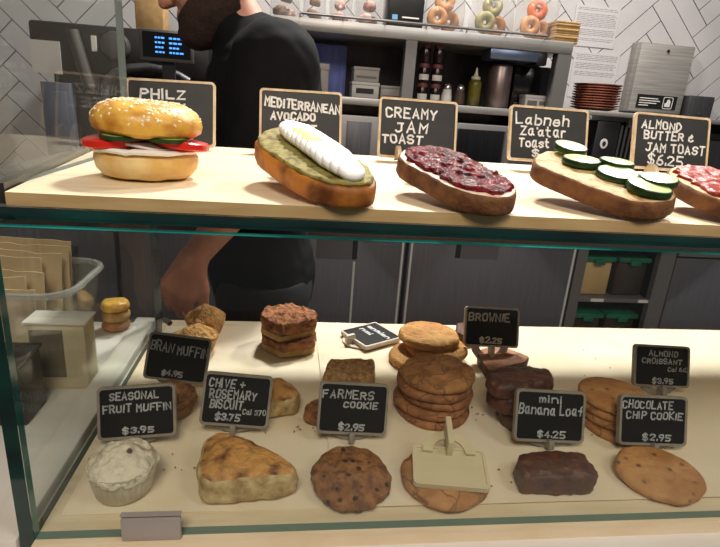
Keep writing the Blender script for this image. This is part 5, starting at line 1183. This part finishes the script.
f = Field((-.40, .98, .84), (.24, 1.76, 1.66), .006); torso(f, .014); arms(f, .016, .05, False); f.limb((-.075, 1.36, 1.49), (-.115, 1.36, 1.535), .070, .066, .03)
f.cut((0, 0, -1), -.885); f.cut((-.62, 0, .785), 1.308)
for E, S in ((El, Sl), (Er, Sr)):
    n_ = np.array(E) - np.array(S); n_ /= np.linalg.norm(n_)
f.noise(.005, 30); f.noise(.003, 75); field_obj('tshirt', f, m_tee, person, ORG, 2)
f = Field((-.30, 1.10, .03), (.16, 1.62, 1.05), .008); f.ell((-.045, 1.36, .94), (.122, .168, .14), .05, .009); legs(f, .016); f.cut((0, 0, 1), .97); f.cut((0, 0, -1), -.06); f.noise(.003, 24); field_obj('trousers', f, m_trou, person, ORG, 2)
for s in (-1, 1):
    y = 1.36 + s * .105; f = Field((-.30, y - .09, -.004), (.10, y + .09, .16), .006); f.limb((.0, y, .05), (-.19, y + s * .01, .04), .052, .044, .03); f.limb((-.02, y, .06), (-.02, y, .10), .05, .045, .03); f.cut((0, 0, -1), -.002); field_obj('shoe', f, m_shoe, person, ORG, 1)
f = Field((-.36, 1.24, 1.48), (-.05, 1.48, 1.82), .005); f.ell(hp(.014, 0, .034), (.097, .076, .100), .02, .010, RH)
nh = np.array(RH) @ np.array([-.75, 0, -.66]); f.cut(nh, nh @ np.array(hp(-.045, 0, .045))); f.noise(.002, 90); field_obj('hair', f, m_beard, person, ORG, 1)
f = Field((-.36, 1.26, 1.44), (-.10, 1.46, 1.66), .005); f.ell(hp(-.035, 0, -.058), (.060, .056, .062), .03, .013, RH); f.ell(hp(-.075, 0, -.094), (.024, .026, .020), .03, .014, RH); f.limb(hp(.02, .062, .0), hp(-.03, .045, -.06), .018, .022, .02); f.limb(hp(.02, -.062, .0), hp(-.03, -.045, -.06), .018, .022, .02); f.limb(hp(.0, -.03, -.075), hp(.0, .03, -.075), .03, .03, .03); f.ell(hp(.03, 0, -.062), (.060, .068, .045), .03, 0, RH)
nb = np.array(RH) @ np.array([-.42, 0, .91]); f.cut(nb, nb @ np.array(hp(-.05, 0, -.032))); f.limb(hp(-.115, -.016, -.056), hp(-.115, .016, -.056), .020, .020, .006, sub=True); f.noise(.002, 110); field_obj('beard', f, m_beard, person, ORG, 1)
for s in (-1, 1):
    bm = B(); c = Vector(hp(-.0835, s * .030, .019)); ellips(bm, (0, 0, 0), (.0115, .0115, .0115), None, 16, 10); o = obj('eye', bm, mat('eye_white', (222, 214, 206), .2), person, loc=(c.x - ORG[0], c.y - ORG[1], c.z - ORG[2])); o['label'] = 'white eye'
